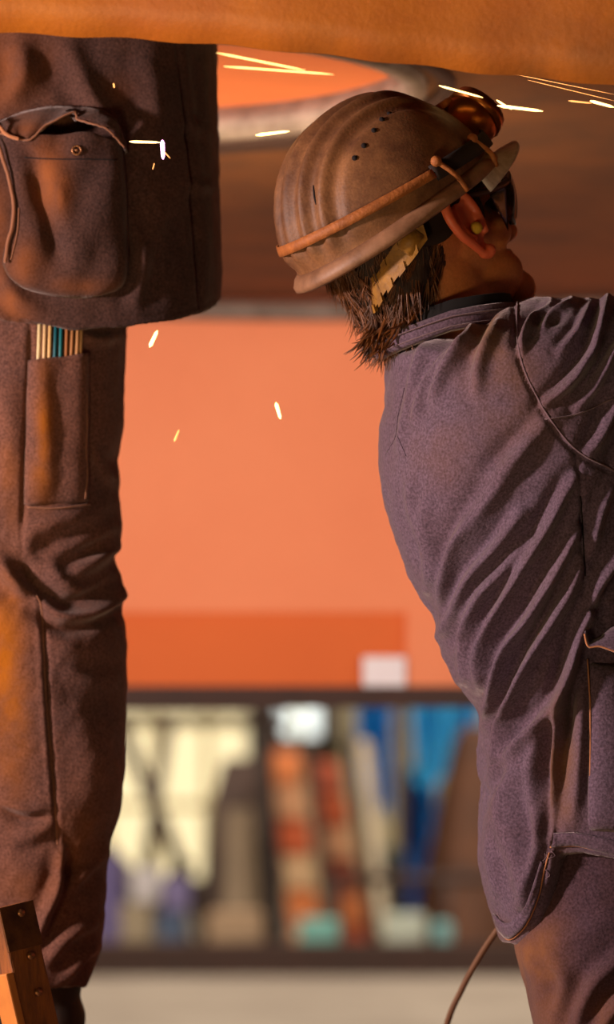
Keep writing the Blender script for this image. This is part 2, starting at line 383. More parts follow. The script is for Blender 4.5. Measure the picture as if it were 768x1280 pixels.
obj('opening_ring', bm, M['grey_edge'], block, label='bare grey rim around the round recess')
bm = bmesh.new(); bmesh.ops.create_cone(bm, cap_ends=True, segments=n, radius1=rr - .01, radius2=rr - .01, depth=.02, matrix=Matrix.Translation((cx, cy, 2.045)))
obj('recess_plate', bm, M['disc'], block, False, label='round salmon plate inside the recess')
# dark crescent added beyond the recess rim for its dark tone
bm = bmesh.new(); pr = [(rr + .055, 1.992), (rr + .055, 2.001), (rr + .03, 2.001), (rr + .03, 1.992)]
g = [[bm.verts.new((cx + r_ * math.cos(2 * math.pi * k / n) , cy + r_ * math.sin(2 * math.pi * k / n) + (.16 * max(0, math.sin(2 * math.pi * k / n)) if r_ > rr + .05 else 0), z)) for r_, z in pr] for k in range(n)]
for k in range(n):
    for j in range(4): bm.faces.new((g[k][j], g[k][(j + 1) % 4], g[(k + 1) % n][(j + 1) % 4], g[(k + 1) % n][j]))
bmesh.ops.recalc_face_normals(bm, faces=bm.faces); obj('dark_crescent', bm, M['dark_steel'], block)
bm = bmesh.new(); add_tube(bm, [(-2.8, 8.86, 1.985), (-1, 8.9, 1.975), (0, 8.93, 1.965), (1, 8.9, 1.975), (2.6, 8.8, 1.995)], .022, 10); obj('edge_rail', bm, M['grey_edge'], block, label='bare grey far edge of the underside')
# far vertical face: upper plate, deeper coloured lower plate, dark flange
Yw = 9.05; zt = 2.02; z1 = P(0, 765, Yw).z; z2 = P(0, 858, Yw).z; z3 = P(0, 884, Yw).z
x505 = P(508, 0, Yw).x
bm = box((0, Yw + .02, (zt + z1) / 2), (5.4, .04, zt - z1)); obj('upper_side_plate', bm, M['orange'], block, False)
bm = box(((x505 - 2.7) / 2, Yw + .035, (z1 + z2) / 2), (x505 + 2.7, .03, z1 - z2)); obj('lower_side_plate', bm, M['orange_low'], block, False, label='darker orange lower strip of the far face')
bm = box(((x505 + 2.7) / 2 , Yw + .022, (z1 + z2) / 2), (2.7 - x505, .036, z1 - z2)); obj('lower_side_plate', bm, M['orange'], block, False)
bm = box((0, Yw + .02, (z2 + z3) / 2), (5.4, .16, z2 - z3)); obj('bottom_flange', bm, M['dark_steel'], block, False, label='dark flange along the bottom of the far face')
for x in (-2.72, 2.72): obj('end_plate', box((x, 7.3, 1.85), (.04, 3.5, 1.6)), M['orange'], block, False)
obj('top_plate', box((0, 7.3, 2.66), (5.4, 3.5, .03)), M['orange'], block, False)
a = P(454, 860, Yw); b = P(507, 821, Yw)
obj('paper_label', prism([(a.x, a.z), (b.x, a.z), (b.x, b.z), (a.x, b.z)], Yw - .004, .003), plain('white_paper', (238, 232, 236), c2=(220, 214, 222)), block, False, label='small white paper label')
for x in (-2.3, 2.3):
    t = thing('support_stand', (x, 8.9, 0), 'steel support stand holding up the %s end of the hull block' % ('left' if x < 0 else 'right'), 'stand')
    obj('base_plate', box((x, 8.95, .015), (.4, .4, .03)), M['dark_steel'], t, False)
    obj('post', tube([(x, 8.95, .03), (x, 8.95, z3 - .032)], .06, 16), M['dark_steel'], t)
    obj('head_plate', box((x, 8.95, z3 - .0165), (.3, .3, .03)), M['dark_steel'], t, False)

# ------------------------------------------------------------------ things far behind, on the hall floor
def Zf(Y): return 0.0
def lean_plate(name, pts, Y, depth, m, label, cat, group=None, lean=0.0):
    Q = pxz(pts, Y); zmin = min(z for x, z in Q)
    Q = [(x, max(z, 0.0) if z - zmin > .08 else 0.0) for x, z in Q]
    o = obj(name, prism(Q, Y, depth, .01, lean), m, None, False); tag(o, label, cat, group); return o
fl = lambda Y: HZ + FPX * 1.0 / Y       # row where the floor is at depth Y
Y = 18.5; F = fl(Y)
o = obj('steel_kerb', box((0, 17.3, .07), (9, .25, .14)), M['dark_steel'], None, False); tag(o, 'long dark steel kerb lying on the floor before the stored plates', 'kerb')
lean_plate('steel_plate', [(247, F), (262, 1010), (280, 948), (328, 948), (350, F)], 18.9, .12, plain('grey_brown_steel', (84, 64, 56)), 'dark grey brown steel plate leaning at the left of the stack', 'plate')
lean_plate('wooden_board', [(278, F), (282, 1012), (318, 1008), (328, F)], 18.75, .06, plain('grey_tan_board', (150, 128, 104)), 'grey tan board standing before the dark steel plate', 'board')
lean_plate('steel_post_or_gap', [(338, F), (322, 925), (338, 922), (358, F)], 18.6, .1, plain('black_brown_steel', (40, 26, 20)), 'dark slanting post left of the orange crates', 'post')
def crate_column(xa, xb, ya, slope, n, cols, lab):
    hgt = (F - ya) / n
    for i in range(n):
        y1_ = F - i * hgt; y0_ = y1_ - hgt + 1.5; s = lambda y: (F - y) * slope
        Q = pxz([(xa - s(y1_), y1_), (xb - s(y1_), y1_), (xb - s(y0_), y0_), (xa - s(y0_), y0_)], 18.7)
        Q = [(x, z + .002) for x, z in Q]
        c = cols[i % len(cols)]
        o = obj('storage_crate', prism(Q, 18.7, .35, .012), plain('crate_%d_%d_%d' % c, c), None, False)
        tag(o, '%s crate %s in the %s stack' % (cname[c], ['at the floor', 'second from the floor', 'third from the floor', 'fourth from the floor', 'fifth from the floor', 'topmost'][i if i < n - 1 else 5], lab), 'crate', 'crates stacked far behind')
cname = {(238, 138, 78): 'orange', (244, 178, 132): 'pale salmon', (226, 106, 60): 'deep orange', (240, 196, 150): 'cream orange', (196, 92, 60): 'rust red', (176, 84, 58): 'brown red'}
crate_column(366, 408, 938, .125, 6, [(244, 178, 132), (238, 138, 78), (240, 196, 150), (226, 106, 60)], 'left orange')
crate_column(428, 466, 950, .165, 6, [(196, 92, 60), (238, 138, 78), (176, 84, 58), (244, 178, 132), (226, 106, 60)], 'right rust coloured')
lean_plate('steel_post_or_gap', [(412, F), (378, 930), (392, 926), (424, F)], 18.55, .1, M['dark_steel'], 'dark slanting strip standing for the gap between the two crate stacks', 'post')  # dark strip put in for the dark gap between the crate stacks
lean_plate('cream_plank', [(478, 1120), (446, 925), (462, 925), (492, 1120)], 18.5, .06, plain('cream_plank', (226, 206, 176)), 'pale cream plank leaning right of the crates', 'plank')
lean_plate('steel_post_or_gap', [(464, F), (432, 920), (442, 918), (478, F)], 18.6, .1, M['dark_steel'], 'dark post leaning under the cream plank', 'post')
lean_plate('steel_post_or_gap', [(497, F), (497, 700), (509, 700), (509, F)], 18.4, .12, M['dark_steel'], 'upright dark brown post before the blue sheets', 'post')
def sheet(name, pts, Y, m, label, seed):
    Q = pxz(pts, Y); x0 = min(q[0] for q in Q); x1 = max(q[0] for q in Q); zt_ = max(q[1] for q in Q); zb = min(q[1] for q in Q)
    bm = bmesh.new(); nx, nz = 40, 24; G = []
    for j in range(nz + 1):
        row = []
        for i in range(nx + 1):
            u, v = i / nx, j / nz; x = x0 + (x1 - x0) * (u + .06 * v * math.sin(seed + 5 * v)); z = zt_ + (zb - zt_) * v + .05 * v * math.sin(u * 9 + seed)
            row.append(bm.verts.new((x, Y + .07 * math.sin(u * 14 + 3 * math.sin(v * 3 + seed)) + .03 * math.sin(u * 31 + seed), z)))
        G.append(row)
    for j in range(nz):
        for i in range(nx): bm.faces.new((G[j][i], G[j][i + 1], G[j + 1][i + 1], G[j + 1][i]))
    bmesh.ops.solidify(bm, geom=list(bm.faces), thickness=.01)
    o = obj(name, bm, m); tag(o, label, 'tarpaulin'); return o
Mb = mat('blue_tarpaulin', srgb(10, 160, 240), .35, noise=.7, nscale=3, base2=srgb(6, 104, 190)); Mc = mat('cyan_tarpaulin', srgb(90, 210, 245), .35, noise=.9, nscale=3, base2=srgb(0, 140, 225))
sheet('blue_tarpaulin', [(448, 700), (492, 1020)], 19.6, Mb, 'blue tarpaulin hanging left of the upright brown post', 1)
sheet('blue_tarpaulin', [(512, 700), (600, 975)], 19.6, Mc, 'lighter blue tarpaulin hanging right of the upright brown post', 3)
sheet('blue_tarpaulin', [(496, 960), (545, 1183)], 19.9, Mb, 'low blue tarpaulin hanging behind the brown heap', 5)
sheet('pale_tarpaulin', [(470, 1060), (512, 1190)], 20.3, plain('pale_teal', (150, 176, 176)), 'pale teal tarpaulin hanging low by the post', 8)
# rail carrying the sheets
o = obj('steel_rail', tube([(-1.5, 19.75, P(0, 690, 19.7).z), (2.4, 19.75, P(0, 690, 19.7).z)], .05, 10), M['dark_steel']); tag(o, 'horizontal steel rail holding up the blue tarpaulins', 'rail')
# the brown covered heap
bm = bmesh.new(); rings = []
Yh = 18.5
for j in range(14):
    t = j / 13; py = F + (905 - F) * t; hw = 62 * (1 - t) ** .55 * .8 + 18; cxp = 586 + 14 * t; k = Yh / FPX
    rings.append([Vector(((cxp - 384) * k + hw * k * math.cos(a) * (1 + .09 * math.sin(5 * a + 2 * t)), Yh + .35 + .34 * (1 - .6 * t) * math.sin(a), CAMZ + (HZ - py) * k)) for a in [2 * math.pi * i / 40 for i in range(40)]])
add_loft(bm, rings); bmesh.ops.recalc_face_normals(bm, faces=bm.faces)
o = obj('canvas_covered_pile', bm, plain('brown_canvas', (96, 54, 26), c2=(44, 24, 14))); tag(o, 'tall brown canvas covered pile behind the right man', 'pile')
# braces in front of the daylit window
for kk, (x0, y0, x1, y1, lab, r_) in enumerate([(150, 905, 268, F, 'long dark diagonal brace before the cream window', .035), (212, 890, 168, F, 'thin dark brace leaning high before the cream window', .03), (128, 1060, 235, F, 'low dark diagonal brace left of the plates', .05), (236, 1075, 150, F, 'dark brace crossing the low one near the floor', .04)]):
    yk = (19.5, 19.7, 19.1, 19.3)[kk]; a = P(x0, y0, yk); b = P(x1, y1, yk); b.z = max(b.z, .02)
    o = obj('steel_brace', tube([a, b], r_, 8), M['dark_steel']); tag(o, lab, 'brace')
o = obj('brace_rail', tube([(-3.2, 19.95, P(0, 895, 19).z), (-.1, 19.95, P(0, 895, 19).z)], .03, 8), M['dark_steel']); tag(o, 'thin rail joining the tops of the braces', 'rail')
for x in (-3.15, -.15):
    o = obj('rail_post', tube([(x, 19.95, 0), (x, 19.95, P(0, 895, 19).z - .035)], .03, 8), M['dark_steel']); tag(o, 'thin post under the %s end of the brace rail' % ('left' if x < -1 else 'right'), 'post')
for (x0, x1, y0, c, nm, lab) in [(163, 200, 1088, (196, 188, 190), 'white_box', 'white box on top of the low pile at left'), (120, 150, 1070, (96, 84, 130), 'violet_box', 'violet box beside the left man leg'), (205, 236, 1100, (120, 108, 150), 'lilac_box', 'lilac box right of the white box'), (150, 190, 1130, (150, 134, 110), 'tan_box', 'tan box under the white box'), (196, 232, 1140, (70, 84, 110), 'blue_grey_box', 'blue grey box under the lilac box')]:
    base = F if y0 > 1110 else (1130 if x0 == 163 else (1140 if x0 == 205 else F))
    Q = pxz([(x0, base), (x1, base), (x1, y0), (x0, y0)], 18.45); Q = [(x, z + .003) for x, z in Q]
    o = obj(nm, prism(Q, 18.45, .3, .01), plain(nm, c), None, False); tag(o, lab, 'box')
for (x0, x1, y0, c, lab) in [(262, 330, 1136, (170, 140, 110), 'tan low box before the grey board'), (374, 424, 1146, (120, 178, 168), 'teal low box at the foot of the orange crates'), (478, 530, 1140, (190, 196, 180), 'pale low box at the foot of the upright post'), (540, 562, 1150, (130, 180, 180), 'small teal box at the foot of the brown pile')]:
    Q = pxz([(x0, F + 1), (x1, F + 1), (x1, y0), (x0, y0)], 17.95)
    Q = [(x, max(z, 0.0)) for x, z in Q]
    o = obj('low_box', prism(Q, 17.6, .22, .01), plain('low_box_%d' % x0, c), None, False); tag(o, lab, 'box')
Z = P(0, 1098, 18.3).z
o = obj('guard_rail', tube([(P(418, 0, 18.3).x, 18.3, Z), (P(700, 0, 18.3).x, 18.3, Z)], .025, 8), M['dark_steel']); tag(o, 'dark horizontal guard rail before the right crates', 'rail')
for px in (420, 560, 698):
    X = P(px, 0, 18.3).x; o = obj('guard_post', tube([(X, 18.3, 0), (X, 18.3, Z)], .02, 8), M['dark_steel']); tag(o, {420: 'thin guard rail post before the crates', 560: 'thin guard rail post before the brown pile', 698: 'thin guard rail post hidden behind the right man'}[px], 'post')

# ------------------------------------------------------------------ the man at the right
def interp_table(tab, y):
    ys = [t[0] for t in tab]; return [float(np.interp(y, ys, [t[i] for t in tab])) for i in range(1, len(tab[0]))]
def super_ring(cx, cy, ax, ay, z, n=88, e=2.3, zf=None):
    out = []
    for k in range(n):
        a = 2 * math.pi * k / n; c, s = math.cos(a), math.sin(a)
        x = cx + ax * math.copysign(abs(c) ** (2 / e), c); y = cy + ay * math.copysign(abs(s) ** (2 / e), s)
        out.append(Vector((x, y, z if zf is None else zf(x, y))))
    return out
YR = 5.02; KR = YR / FPX
TOR = [(372, 660, 700, .05), (380, 640, 770, .08), (390, 624, 810, .11), (405, 596, 838, .135), (421, 562, 848, .165), (432, 516, 852, .172), (450, 483, 860, .183), (484, 483, 868, .19), (510, 481, 872, .19), (535, 474, 874, .19), (565, 474, 876, .19),
       (616, 478, 876, .188), (659, 489, 874, .182), (697, 504, 872, .178), (723, 512, 872, .174), (744, 523, 874, .17), (774, 541, 876, .168), (800, 549, 880, .166), (816, 551, 883, .165), (850, 565, 890, .165),
       (875, 586, 897, .165), (900, 600, 905, .165), (938, 597, 912, .167), (981, 604, 920, .168), (1023, 597, 926, .17), (1078, 595, 932, .172), (1124, 607, 936, .17), (1158, 621, 940, .165), (1177, 630, 942, .16)]
HEMX = [(560, 1177), (642, 1177), (655, 1166), (668, 1148), (680, 1118), (687, 1080), (692, 1064), (720, 1060), (768, 1072), (850, 1092), (1000, 1100)]
def zrow(py, k=KR): return CAMZ + (HZ - py) * k
bm = bmesh.new(); rings = []
pys = [373, 377, 382, 388, 396, 405, 415] + list(range(425, 1170, 8)) + [1177]
for py in pys:
    L_, R_, ay = interp_table(TOR, py); R_ -= 34 * float(smoothstep(400, 520, py)); cxw = ((L_ + R_) / 2 - 384) * KR; ax = (R_ - L_) / 2 * KR
    if py <= 940: rings.append(super_ring(cxw, YR, ax, ay, zrow(py), e=2.08))
    else:
        s = (py - 940) / (1177 - 940)
        def zf(x, y, s=s):
            px = 384 + x / KR; near = np.interp(px, [h[0] for h in HEMX], [h[1] for h in HEMX]); near = near if y < YR + .03 else 1120
            return zrow(940 + s * (near - 940))
        rings.append(super_ring(cxw, YR, ax, ay, 0, e=2.08, zf=zf))
last = rings[-1]; c0 = sum(last, Vector()) / len(last)
for (sc, dz) in ((.90, .0), (.88, .05), (.86, .09)):
    rings.append([Vector((c0.x + (p.x - c0.x) * sc, c0.y + (p.y - c0.y) * sc, p.z + dz)) for p in last])
add_loft(bm, rings)
SH = P(712, 478, 4.94); EL = P(985, 440, 5.02); WR = P(1030, 190, 5.0)
add_chain(bm, [SH, P(800, 470, 4.95), EL], [.104, .098, .066], 28)
add_chain(bm, [EL, P(1012, 310, 5.0), P(1024, 235, 5.0)], [.066, .06, .05], 24)
SH2 = P(770, 480, 5.16); EL2 = P(1000, 400, 5.24)
add_chain(bm, [SH2, P(880, 460, 5.2), EL2], [.10, .085, .062], 24); add_chain(bm, [EL2, P(1040, 250, 5.2)], [.062, .046], 24)
me = remesh(bm, .0028, 15)
co = get_co(me); no = get_no(me); q = proj(co)
near = smoothstep(.35, -.15, no[:, 1]) 
FR = [  # (ridge, width, height)
 ([(719, 596), (700, 628), (679, 668), (643, 727), (611, 783), (596, 822), (599, 862)], 8, .0085),
 ([(724, 662), (705, 697), (681, 740), (660, 776), (630, 816), (615, 866), (603, 908)], 8, .0105),
 ([(728, 700), (712, 740), (696, 768), (667, 818), (641, 868), (622, 922), (610, 978)], 9, .011),
 ([(740, 775), (725, 815), (706, 860), (684, 894), (648, 930), (629, 948)], 10, .011),
 ([(652, 640), (624, 680), (586, 724), (564, 770), (552, 800)], 9, .0075),
 ([(660, 680), (628, 716), (600, 744), (580, 790), (578, 850)], 9, .007),
 ([(583, 650), (562, 693), (552, 736), (548, 790)], 8, .006),
 ([(660, 560), (630, 600), (600, 640), (566, 690)], 13, .006),
 ([(690, 520), (650, 565), (610, 600)], 12, .005),
 ([(612, 388), (583, 422), (556, 462), (540, 498)], 8, .008),
 ([(640, 384), (618, 410), (600, 450), (596, 490)], 10, .006),
 ([(570, 424), (548, 452), (528, 486), (516, 530)], 7, .006),
 ([(530, 430), (516, 470), (505, 520), (498, 560)], 7, .004),
 ([(532, 620), (530, 660), (540, 700), (536, 740)], 9, .004),
 ([(512, 600), (516, 650), (528, 690), (532, 735)], 8, .004),
 ([(688, 1050), (690, 980), (694, 920), (706, 860), (722, 800), (734, 768)], 7, .010, .9),
 ([(676, 1060), (664, 1000), (668, 940), (684, 900)], 10, .006),
 ([(655, 1120), (640, 1060), (640, 990), (655, 930)], 16, .007),
 ([(618, 1110), (612, 1050), (618, 990)], 12, .006), ([(652, 1130), (664, 1090), (672, 1040), (676, 990)], 8, .005), ([(640, 960), (628, 1010), (630, 1070)], 11, .005),
 ([(735, 780), (745, 740), (768, 700), (790, 660)], 9, .008),
 ([(722, 830), (726, 900), (722, 970), (716, 1030)], 10, .006),
 ([(700, 900), (704, 950), (700, 1010), (704, 1050)], 9, .005),
 # sleeve
 ([(760, 372), (750, 410), (738, 445), (706, 484), (680, 505)], 7, .009),
 ([(790, 410), (768, 440), (750, 472), (724, 508)], 7, .008),
 ([(690, 376), (668, 398), (654, 420), (652, 440)], 6, .007),
 ([(715, 374), (690, 392), (676, 412)], 6, .005),
 ([(800, 470), (768, 510), (750, 545), (736, 566)], 8, .007),
 ([(810, 520), (782, 560), (770, 590)], 8, .006),
 ([(738, 380), (724, 410), (700, 440)], 6, .004),
 ([(768, 600), (750, 640), (740, 690)], 8, .006)]
h = 1.9 * fold_field(q, [(a_, b_ * .88) + tuple(r_) for a_, b_, *r_ in FR]) * near
h += groove(q, [[(643, 378), (644, 420), (652, 460), (668, 495), (686, 528), (720, 566), (768, 592), (800, 600)],
                [(720, 568), (727, 610), (730, 660), (733, 720), (731, 770)]], 2.6, .0045) * near
h += .0022 * noise3(co, .11, 3) + .0010 * noise3(co, .04, 5, 2)
h += (1 - near) * .006 * noise3(co * np.array([1, 1, .6]), .12, 9)
co2 = co + no * h[:, None]
set_co(me, co2)
set_stain_or_shade(me, q, [(612, 420, 34, 46, .85), (625, 470, 60, 50, .45), (560, 560, 60, 60, .25), (700, 960, 22, 90, .7), (640, 520, 70, 60, .3), (640, 1165, 40, 14, .5), (690, 720, 60, 60, .12)])
right_man = thing('person', (P(800, 0, 5.02).x, 5.02, 0), 'person in purple grey jacket and brown helmet with headlamp, back turned, looking up', 'person')
jr_bvh = bvh_of(me)
jacket_r = obj('jacket', me, M['jacket_r'], right_man, label='purple grey cotton work jacket with long diagonal folds')
# sewn details
seam('seam', jr_bvh, [(647, 378), (647, 420), (655, 459), (671, 494), (690, 526), (722, 563), (768, 588)], .0012, M['seam_r'], jacket_r)
seam('seam', jr_bvh, [(726, 620), (729, 660), (732, 720)], .0008, M['seam_dark'], jacket_r)
seam('seam', jr_bvh, [(681, 524), (720, 518), (768, 498)], .0010, M['seam_r'], jacket_r)
seam('seam', jr_bvh, [(506, 485), (498, 520), (495, 545), (484, 565)], .0007, M['jacket_r'], jacket_r)
seam('seam', jr_bvh, [(497, 545), (508, 570)], .0006, M['jacket_r'], jacket_r)
# hem: turned and stitched edge, back tail and front panel
bm = bmesh.new()
hem_in = [(622, 1142), (634, 1156), (648, 1152), (664, 1132), (674, 1104), (680, 1075)]
seam('seam', jr_bvh, hem_in, .0012, M['seam_r'], jacket_r)
def ribbon(name, bvh, lo, up, lift, thick, m, parent, fb=5.0, label=None, n=6):
    A = catmull(lo, n); B = catmull(up, n); bm = bmesh.new(); G = []
    for i in range(len(A)):
        G.append([bm.verts.new(hit(bvh, *(A[i] * (1 - t) + B[i] * t), lift, fb)) for t in (0, .33, .67, 1)])
    for i in range(len(A) - 1):
        for j in range(3): bm.faces.new((G[i][j], G[i + 1][j], G[i + 1][j + 1], G[i][j + 1]))
    bmesh.ops.recalc_face_normals(bm, faces=bm.faces)
    bmesh.ops.solidify(bm, geom=list(bm.faces), thickness=thick)
    return obj(name, bm, m, parent, label=label)
ribbon('hem', jr_bvh, [(626, 1162), (637, 1172), (648, 1166), (661, 1150), (674, 1118), (683, 1082)], [(619, 1141), (633, 1153), (645, 1148), (655, 1135), (665, 1108), (675, 1076)], .0022, .0025, M['jacket_r'], jacket_r)
seam('hem_edge', jr_bvh, [(626, 1164), (637, 1174), (648, 1168), (661, 1152), (674, 1120), (683, 1084), (688, 1066)], .0011, M['seam_worn'], jacket_r, 0.002)
ribbon('hem', jr_bvh, [(690, 1058), (720, 1056), (760, 1066), (800, 1076)], [(692, 1041), (722, 1040), (762, 1049), (800, 1058)], .0022, .0025, M['jacket_r'], jacket_r)
seam('hem_edge', jr_bvh, [(689, 1059), (700, 1057), (722, 1057), (745, 1062), (768, 1068), (800, 1077)], .0011, M['seam_worn'], jacket_r, 0.002)
seam('seam', jr_bvh, [(692, 1042), (722, 1041)], .0011, M['seam_r'], jacket_r)
# frayed vent corner
for i in range(5):
    x0, y0 = 684 + random.uniform(-3, 6), 1068 + random.uniform(-6, 34)
    seam('thread', jr_bvh, [(x0, y0), (x0 + random.uniform(-4, 5), y0 + 6), (x0 + random.uniform(-6, 4), y0 + random.uniform(8, 16))], .0007, M['seam_r'], jacket_r, .002, n=3, seg=4)
# side pocket with a curled flap
def bump_u(H, e=8): return lambda u: H * max(0.0, 1 - abs(2 * u - 1) ** e) - .001
rows = []
for j in range(22):
    v = j / 21; y = 826 + (1040 - 826) * v; rows.append((736 - 2 * v, 862, y, y + 6, (lambda vv: (lambda u: .012 * max(0, 1 - abs(2 * u - 1) ** 10) * max(0, 1 - abs(2 * vv - 1) ** 10) ** .5 - .001))(v)))
pk = obj('pocket', patch(rows, jr_bvh, 4.86), M['jacket_r'], jacket_r)
seam('seam', jr_bvh, [(735, 824), (737, 880), (738, 970)], .0011, M['seam_worn'], jacket_r, .003)
rows = []
up_c = catmull([(731, 786), (738, 800), (750, 797), (768, 784), (800, 776), (862, 790)], 6); lo_c = catmull([(731, 792), (736, 808), (750, 808), (768, 814), (800, 826), (862, 832)], 6)
yflap = min(hit(jr_bvh, 745, yy, .002).y for yy in (790, 810, 830)) - .002
bmf = bmesh.new(); G = []
for i in range(len(up_c)):
    colv = []
    for j in range(6):
        t = j / 5; x = up_c[i][0] * (1 - t) + lo_c[i][0] * t; y = up_c[i][1] * (1 - t) + lo_c[i][1] * t
        colv.append(bmf.verts.new(P(x, y, yflap - .016 * math.sin(t * 1.7))))
    G.append(colv)
for i in range(len(G) - 1):
    for j in range(5): bmf.faces.new((G[i][j], G[i + 1][j], G[i + 1][j + 1], G[i][j + 1]))
bmesh.ops.recalc_face_normals(bmf, faces=bmf.faces); bmesh.ops.solidify(bmf, geom=list(bmf.faces), thickness=.002)
fp = obj('pocket_flap', bmf, M['jacket_r'], jacket_r, label='curled pocket flap')
obj('flap_piping', tube([P(x, y, yflap - .017) for x, y in lo_c], .0014, 6), M['seam_worn'], fp)
# collar: thick band round the neck, lower at the nape
def collar(rad, hgt, thick, cz, mname, name, off=0.0, tilt=.30):
    bm = bmesh.new(); n = 72; G = []
    ctr = P(562, 412, 5.0)
    for k in range(n):
        a = 2 * math.pi * k / n; c, s = math.cos(a), math.sin(a)
        bx_ = ctr.x + rad * 1.02 * c; by_ = 5.0 + rad * .88 * s; bz = ctr.z + cz + c * rad * (tilt if c < 0 else tilt * .55)
        ring = []
        for (dr, dz) in ((0, 0), (thick, .004), (thick * .9, hgt * .5), (thick * .4, hgt), (-.002, hgt * 1.02), (-.004, hgt * .5)):
            rr_ = (rad + dr) / rad
            ring.append(bm.verts.new((ctr.x + (bx_ - ctr.x) * rr_, 5.0 + (by_ - 5.0) * rr_, bz + dz - off)))
        G.append(ring)
    for k in range(n):
        for j in range(6): bm.faces.new((G[k][j], G[k][(j + 1) % 6], G[(k + 1) % n][(j + 1) % 6], G[(k + 1) % n][j]))
    bmesh.ops.recalc_face_normals(bm, faces=bm.faces)
    return obj(name, bm, M[mname], jacket_r)
cl = collar(.082, .026, .009, -.010, 'jacket_r', 'collar', tilt=.36); cl['label'] = 'stand up collar band with two stitch rows'
collar(.073, .038, .006, -.008, 'collar_in', 'collar_lining', tilt=.34)
for dz in (.006, .018):
    ctr = P(562, 412, 5.0); pts = []
    for k in range(73):
        a = 2 * math.pi * k / 72; c, s = math.cos(a), math.sin(a); rd = .0915
        pts.append((ctr.x + rd * 1.02 * c, 5.0 + rd * .88 * s, ctr.z - .010 + c * .082 * (.36 if c < 0 else .2) + dz))
    obj('stitching', tube(pts, .0009, 5), M['seam_r'], cl)

# trousers of the right man
bm = bmesh.new()
TRR = [(1030, 650, 880, .10), (1100, 648, 885, .105), (1140, 646, 888, .11), (1180, 640, 888, .115), (1210, 650, 888, .118), (1243, 660, 890, .12), (1280, 667, 884, .112), (1400, 690, 876, .10), (1500, 705, 870, .092), (1650, 712, 862, .085), (1800, 720, 856, .08), (1890, 722, 858, .082)]
for (dx, yc) in ((0, 4.985), (75, 5.13)):
    rings = []; k = yc / FPX
    for py in range(1035, 1891, 15):
        L_, R_, ay = interp_table(TRR, py); rings.append(super_ring(((L_ + R_) / 2 + dx - 384) * k, yc, (R_ - L_) / 2 * k, ay, zrow(py, k), 64, 2.1))
    add_loft(bm, rings)
add_ball(bm, P(790, 1080, 5.05), (.15, .17, .14), None, 4)
me = remesh(bm, .004, 14); co = get_co(me); no = get_no(me); q = proj(co); near = smoothstep(.35, -.15, no[:, 1])
h = fold_field(q, [([(690, 1200), (705, 1225), (700, 1255), (690, 1290)], 9, .007), ([(790, 1190), (750, 1222), (728, 1260), (716, 1300)], 11, .012), ([(800, 1240), (768, 1262), (744, 1300)], 10, .011), ([(655, 1190), (672, 1230), (680, 1280)], 10, .004), ([(760, 1150), (720, 1170), (690, 1176)], 12, .004),
    ([(700, 1450), (760, 1470), (820, 1440)], 14, .01), ([(700, 1500), (760, 1515), (830, 1490)], 14, .008), ([(720, 1800), (780, 1815), (850, 1790)], 12, .01), ([(720, 1840), (780, 1850), (850, 1835)], 12, .01)]) * near
h += .003 * noise3(co, .14, 4) + (1 - near) * .005 * noise3(co, .12, 12)
set_co(me, co + no * h[:, None]); set_stain_or_shade(me, q, [(668, 1200, 42, 50, .9), (690, 1260, 50, 60, .5), (760, 1270, 40, 30, .5)])
obj('trousers', me, M['trouser_r'], right_man)
def boot(px, Y, zbase, parent, direction=1, toe=.19):
    bm = bmesh.new(); c = P(px, 0, Y); x = c.x; d = direction
    add_chain(bm, [(x - d * .02, Y, zbase + .17), (x - d * .02, Y, zbase + .10)], [.055, .058])
    add_chain(bm, [(x - d * .035, Y, zbase + .052), (x + d * .06, Y, zbase + .055), (x + d * toe, Y, zbase + .046)], [.048, .050, .043])
    me = remesh(bm, .006, 8); co = get_co(me); co[:, 2] = np.maximum(co[:, 2], zbase + .012); set_co(me, co)
    o = obj('boot', me, M['boot'], parent)
    s = prism([(x - d * .085, zbase), (x + d * (toe + .045), zbase), (x + d * (toe + .045), zbase + .018), (x - d * .085, zbase + .018)], Y - .05, .10, .006)
    obj('sole', s, M['elastic'], o)
boot(790, 4.985, 0, right_man); boot(862, 5.13, 0, right_man)

# head of the right man: local frame (forward f, to his right r, up u)
psi, th = R(30), R(33.6)
f = Vector((math.cos(psi) * math.cos(th), math.sin(psi) * math.cos(th), math.sin(th)))
r = f.cross(Vector((0, 0, 1))).normalized(); u = r.cross(f).normalized()
roll = Quaternion(f, R(-5)); r = roll @ r; u = roll @ u
C = P(494.5, 271, 5.0)
HM = Matrix((f, r, u)).transposed()
def H(a, b, c): return C + f * a + r * b + u * c
bm = bmesh.new()
def hb(a, b, c, ra, rb, rc, sub=3): add_ball(bm, H(a, b, c), (ra, rb, rc), HM, sub)
hb(-.008, 0, -.005, .106, .084, .112, 4)
hb(.035, 0, -.062, .074, .068, .080, 4)       # face
hb(.058, 0, -.115, .046, .052, .050)
hb(.093, 0, -.163, .028, .032, .026); hb(.084, 0, -.135, .030, .036, .036)          # chin
hb(.050, .034, -.130, .052, .024, .036); hb(.050, -.034, -.130, .052, .024, .036)   # jaw angles
for s in (-1, 1): hb(.088, s * .036, -.082, .024, .026, .024); hb(.105, s * .03, -.036, .012, .024, .010)   # cheekbones, brows
add_chain(bm, [H(.108, 0, -.048), H(.124, 0, -.080), H(.130, 0, -.098)], [.009, .011, .013], 12)            # nose
for s in (-1, 1): hb(.119, s * .012, -.100, .011, .009, .009)
for dz, rz in ((-.120, .0065), (-.131, .0075)):
    add_chain(bm, [H(.102, -.022, dz), H(.114, 0, dz), H(.102, .022, dz)], [.005, rz, .005], 10)             # lips
NB = P(572, 430, 5.01)
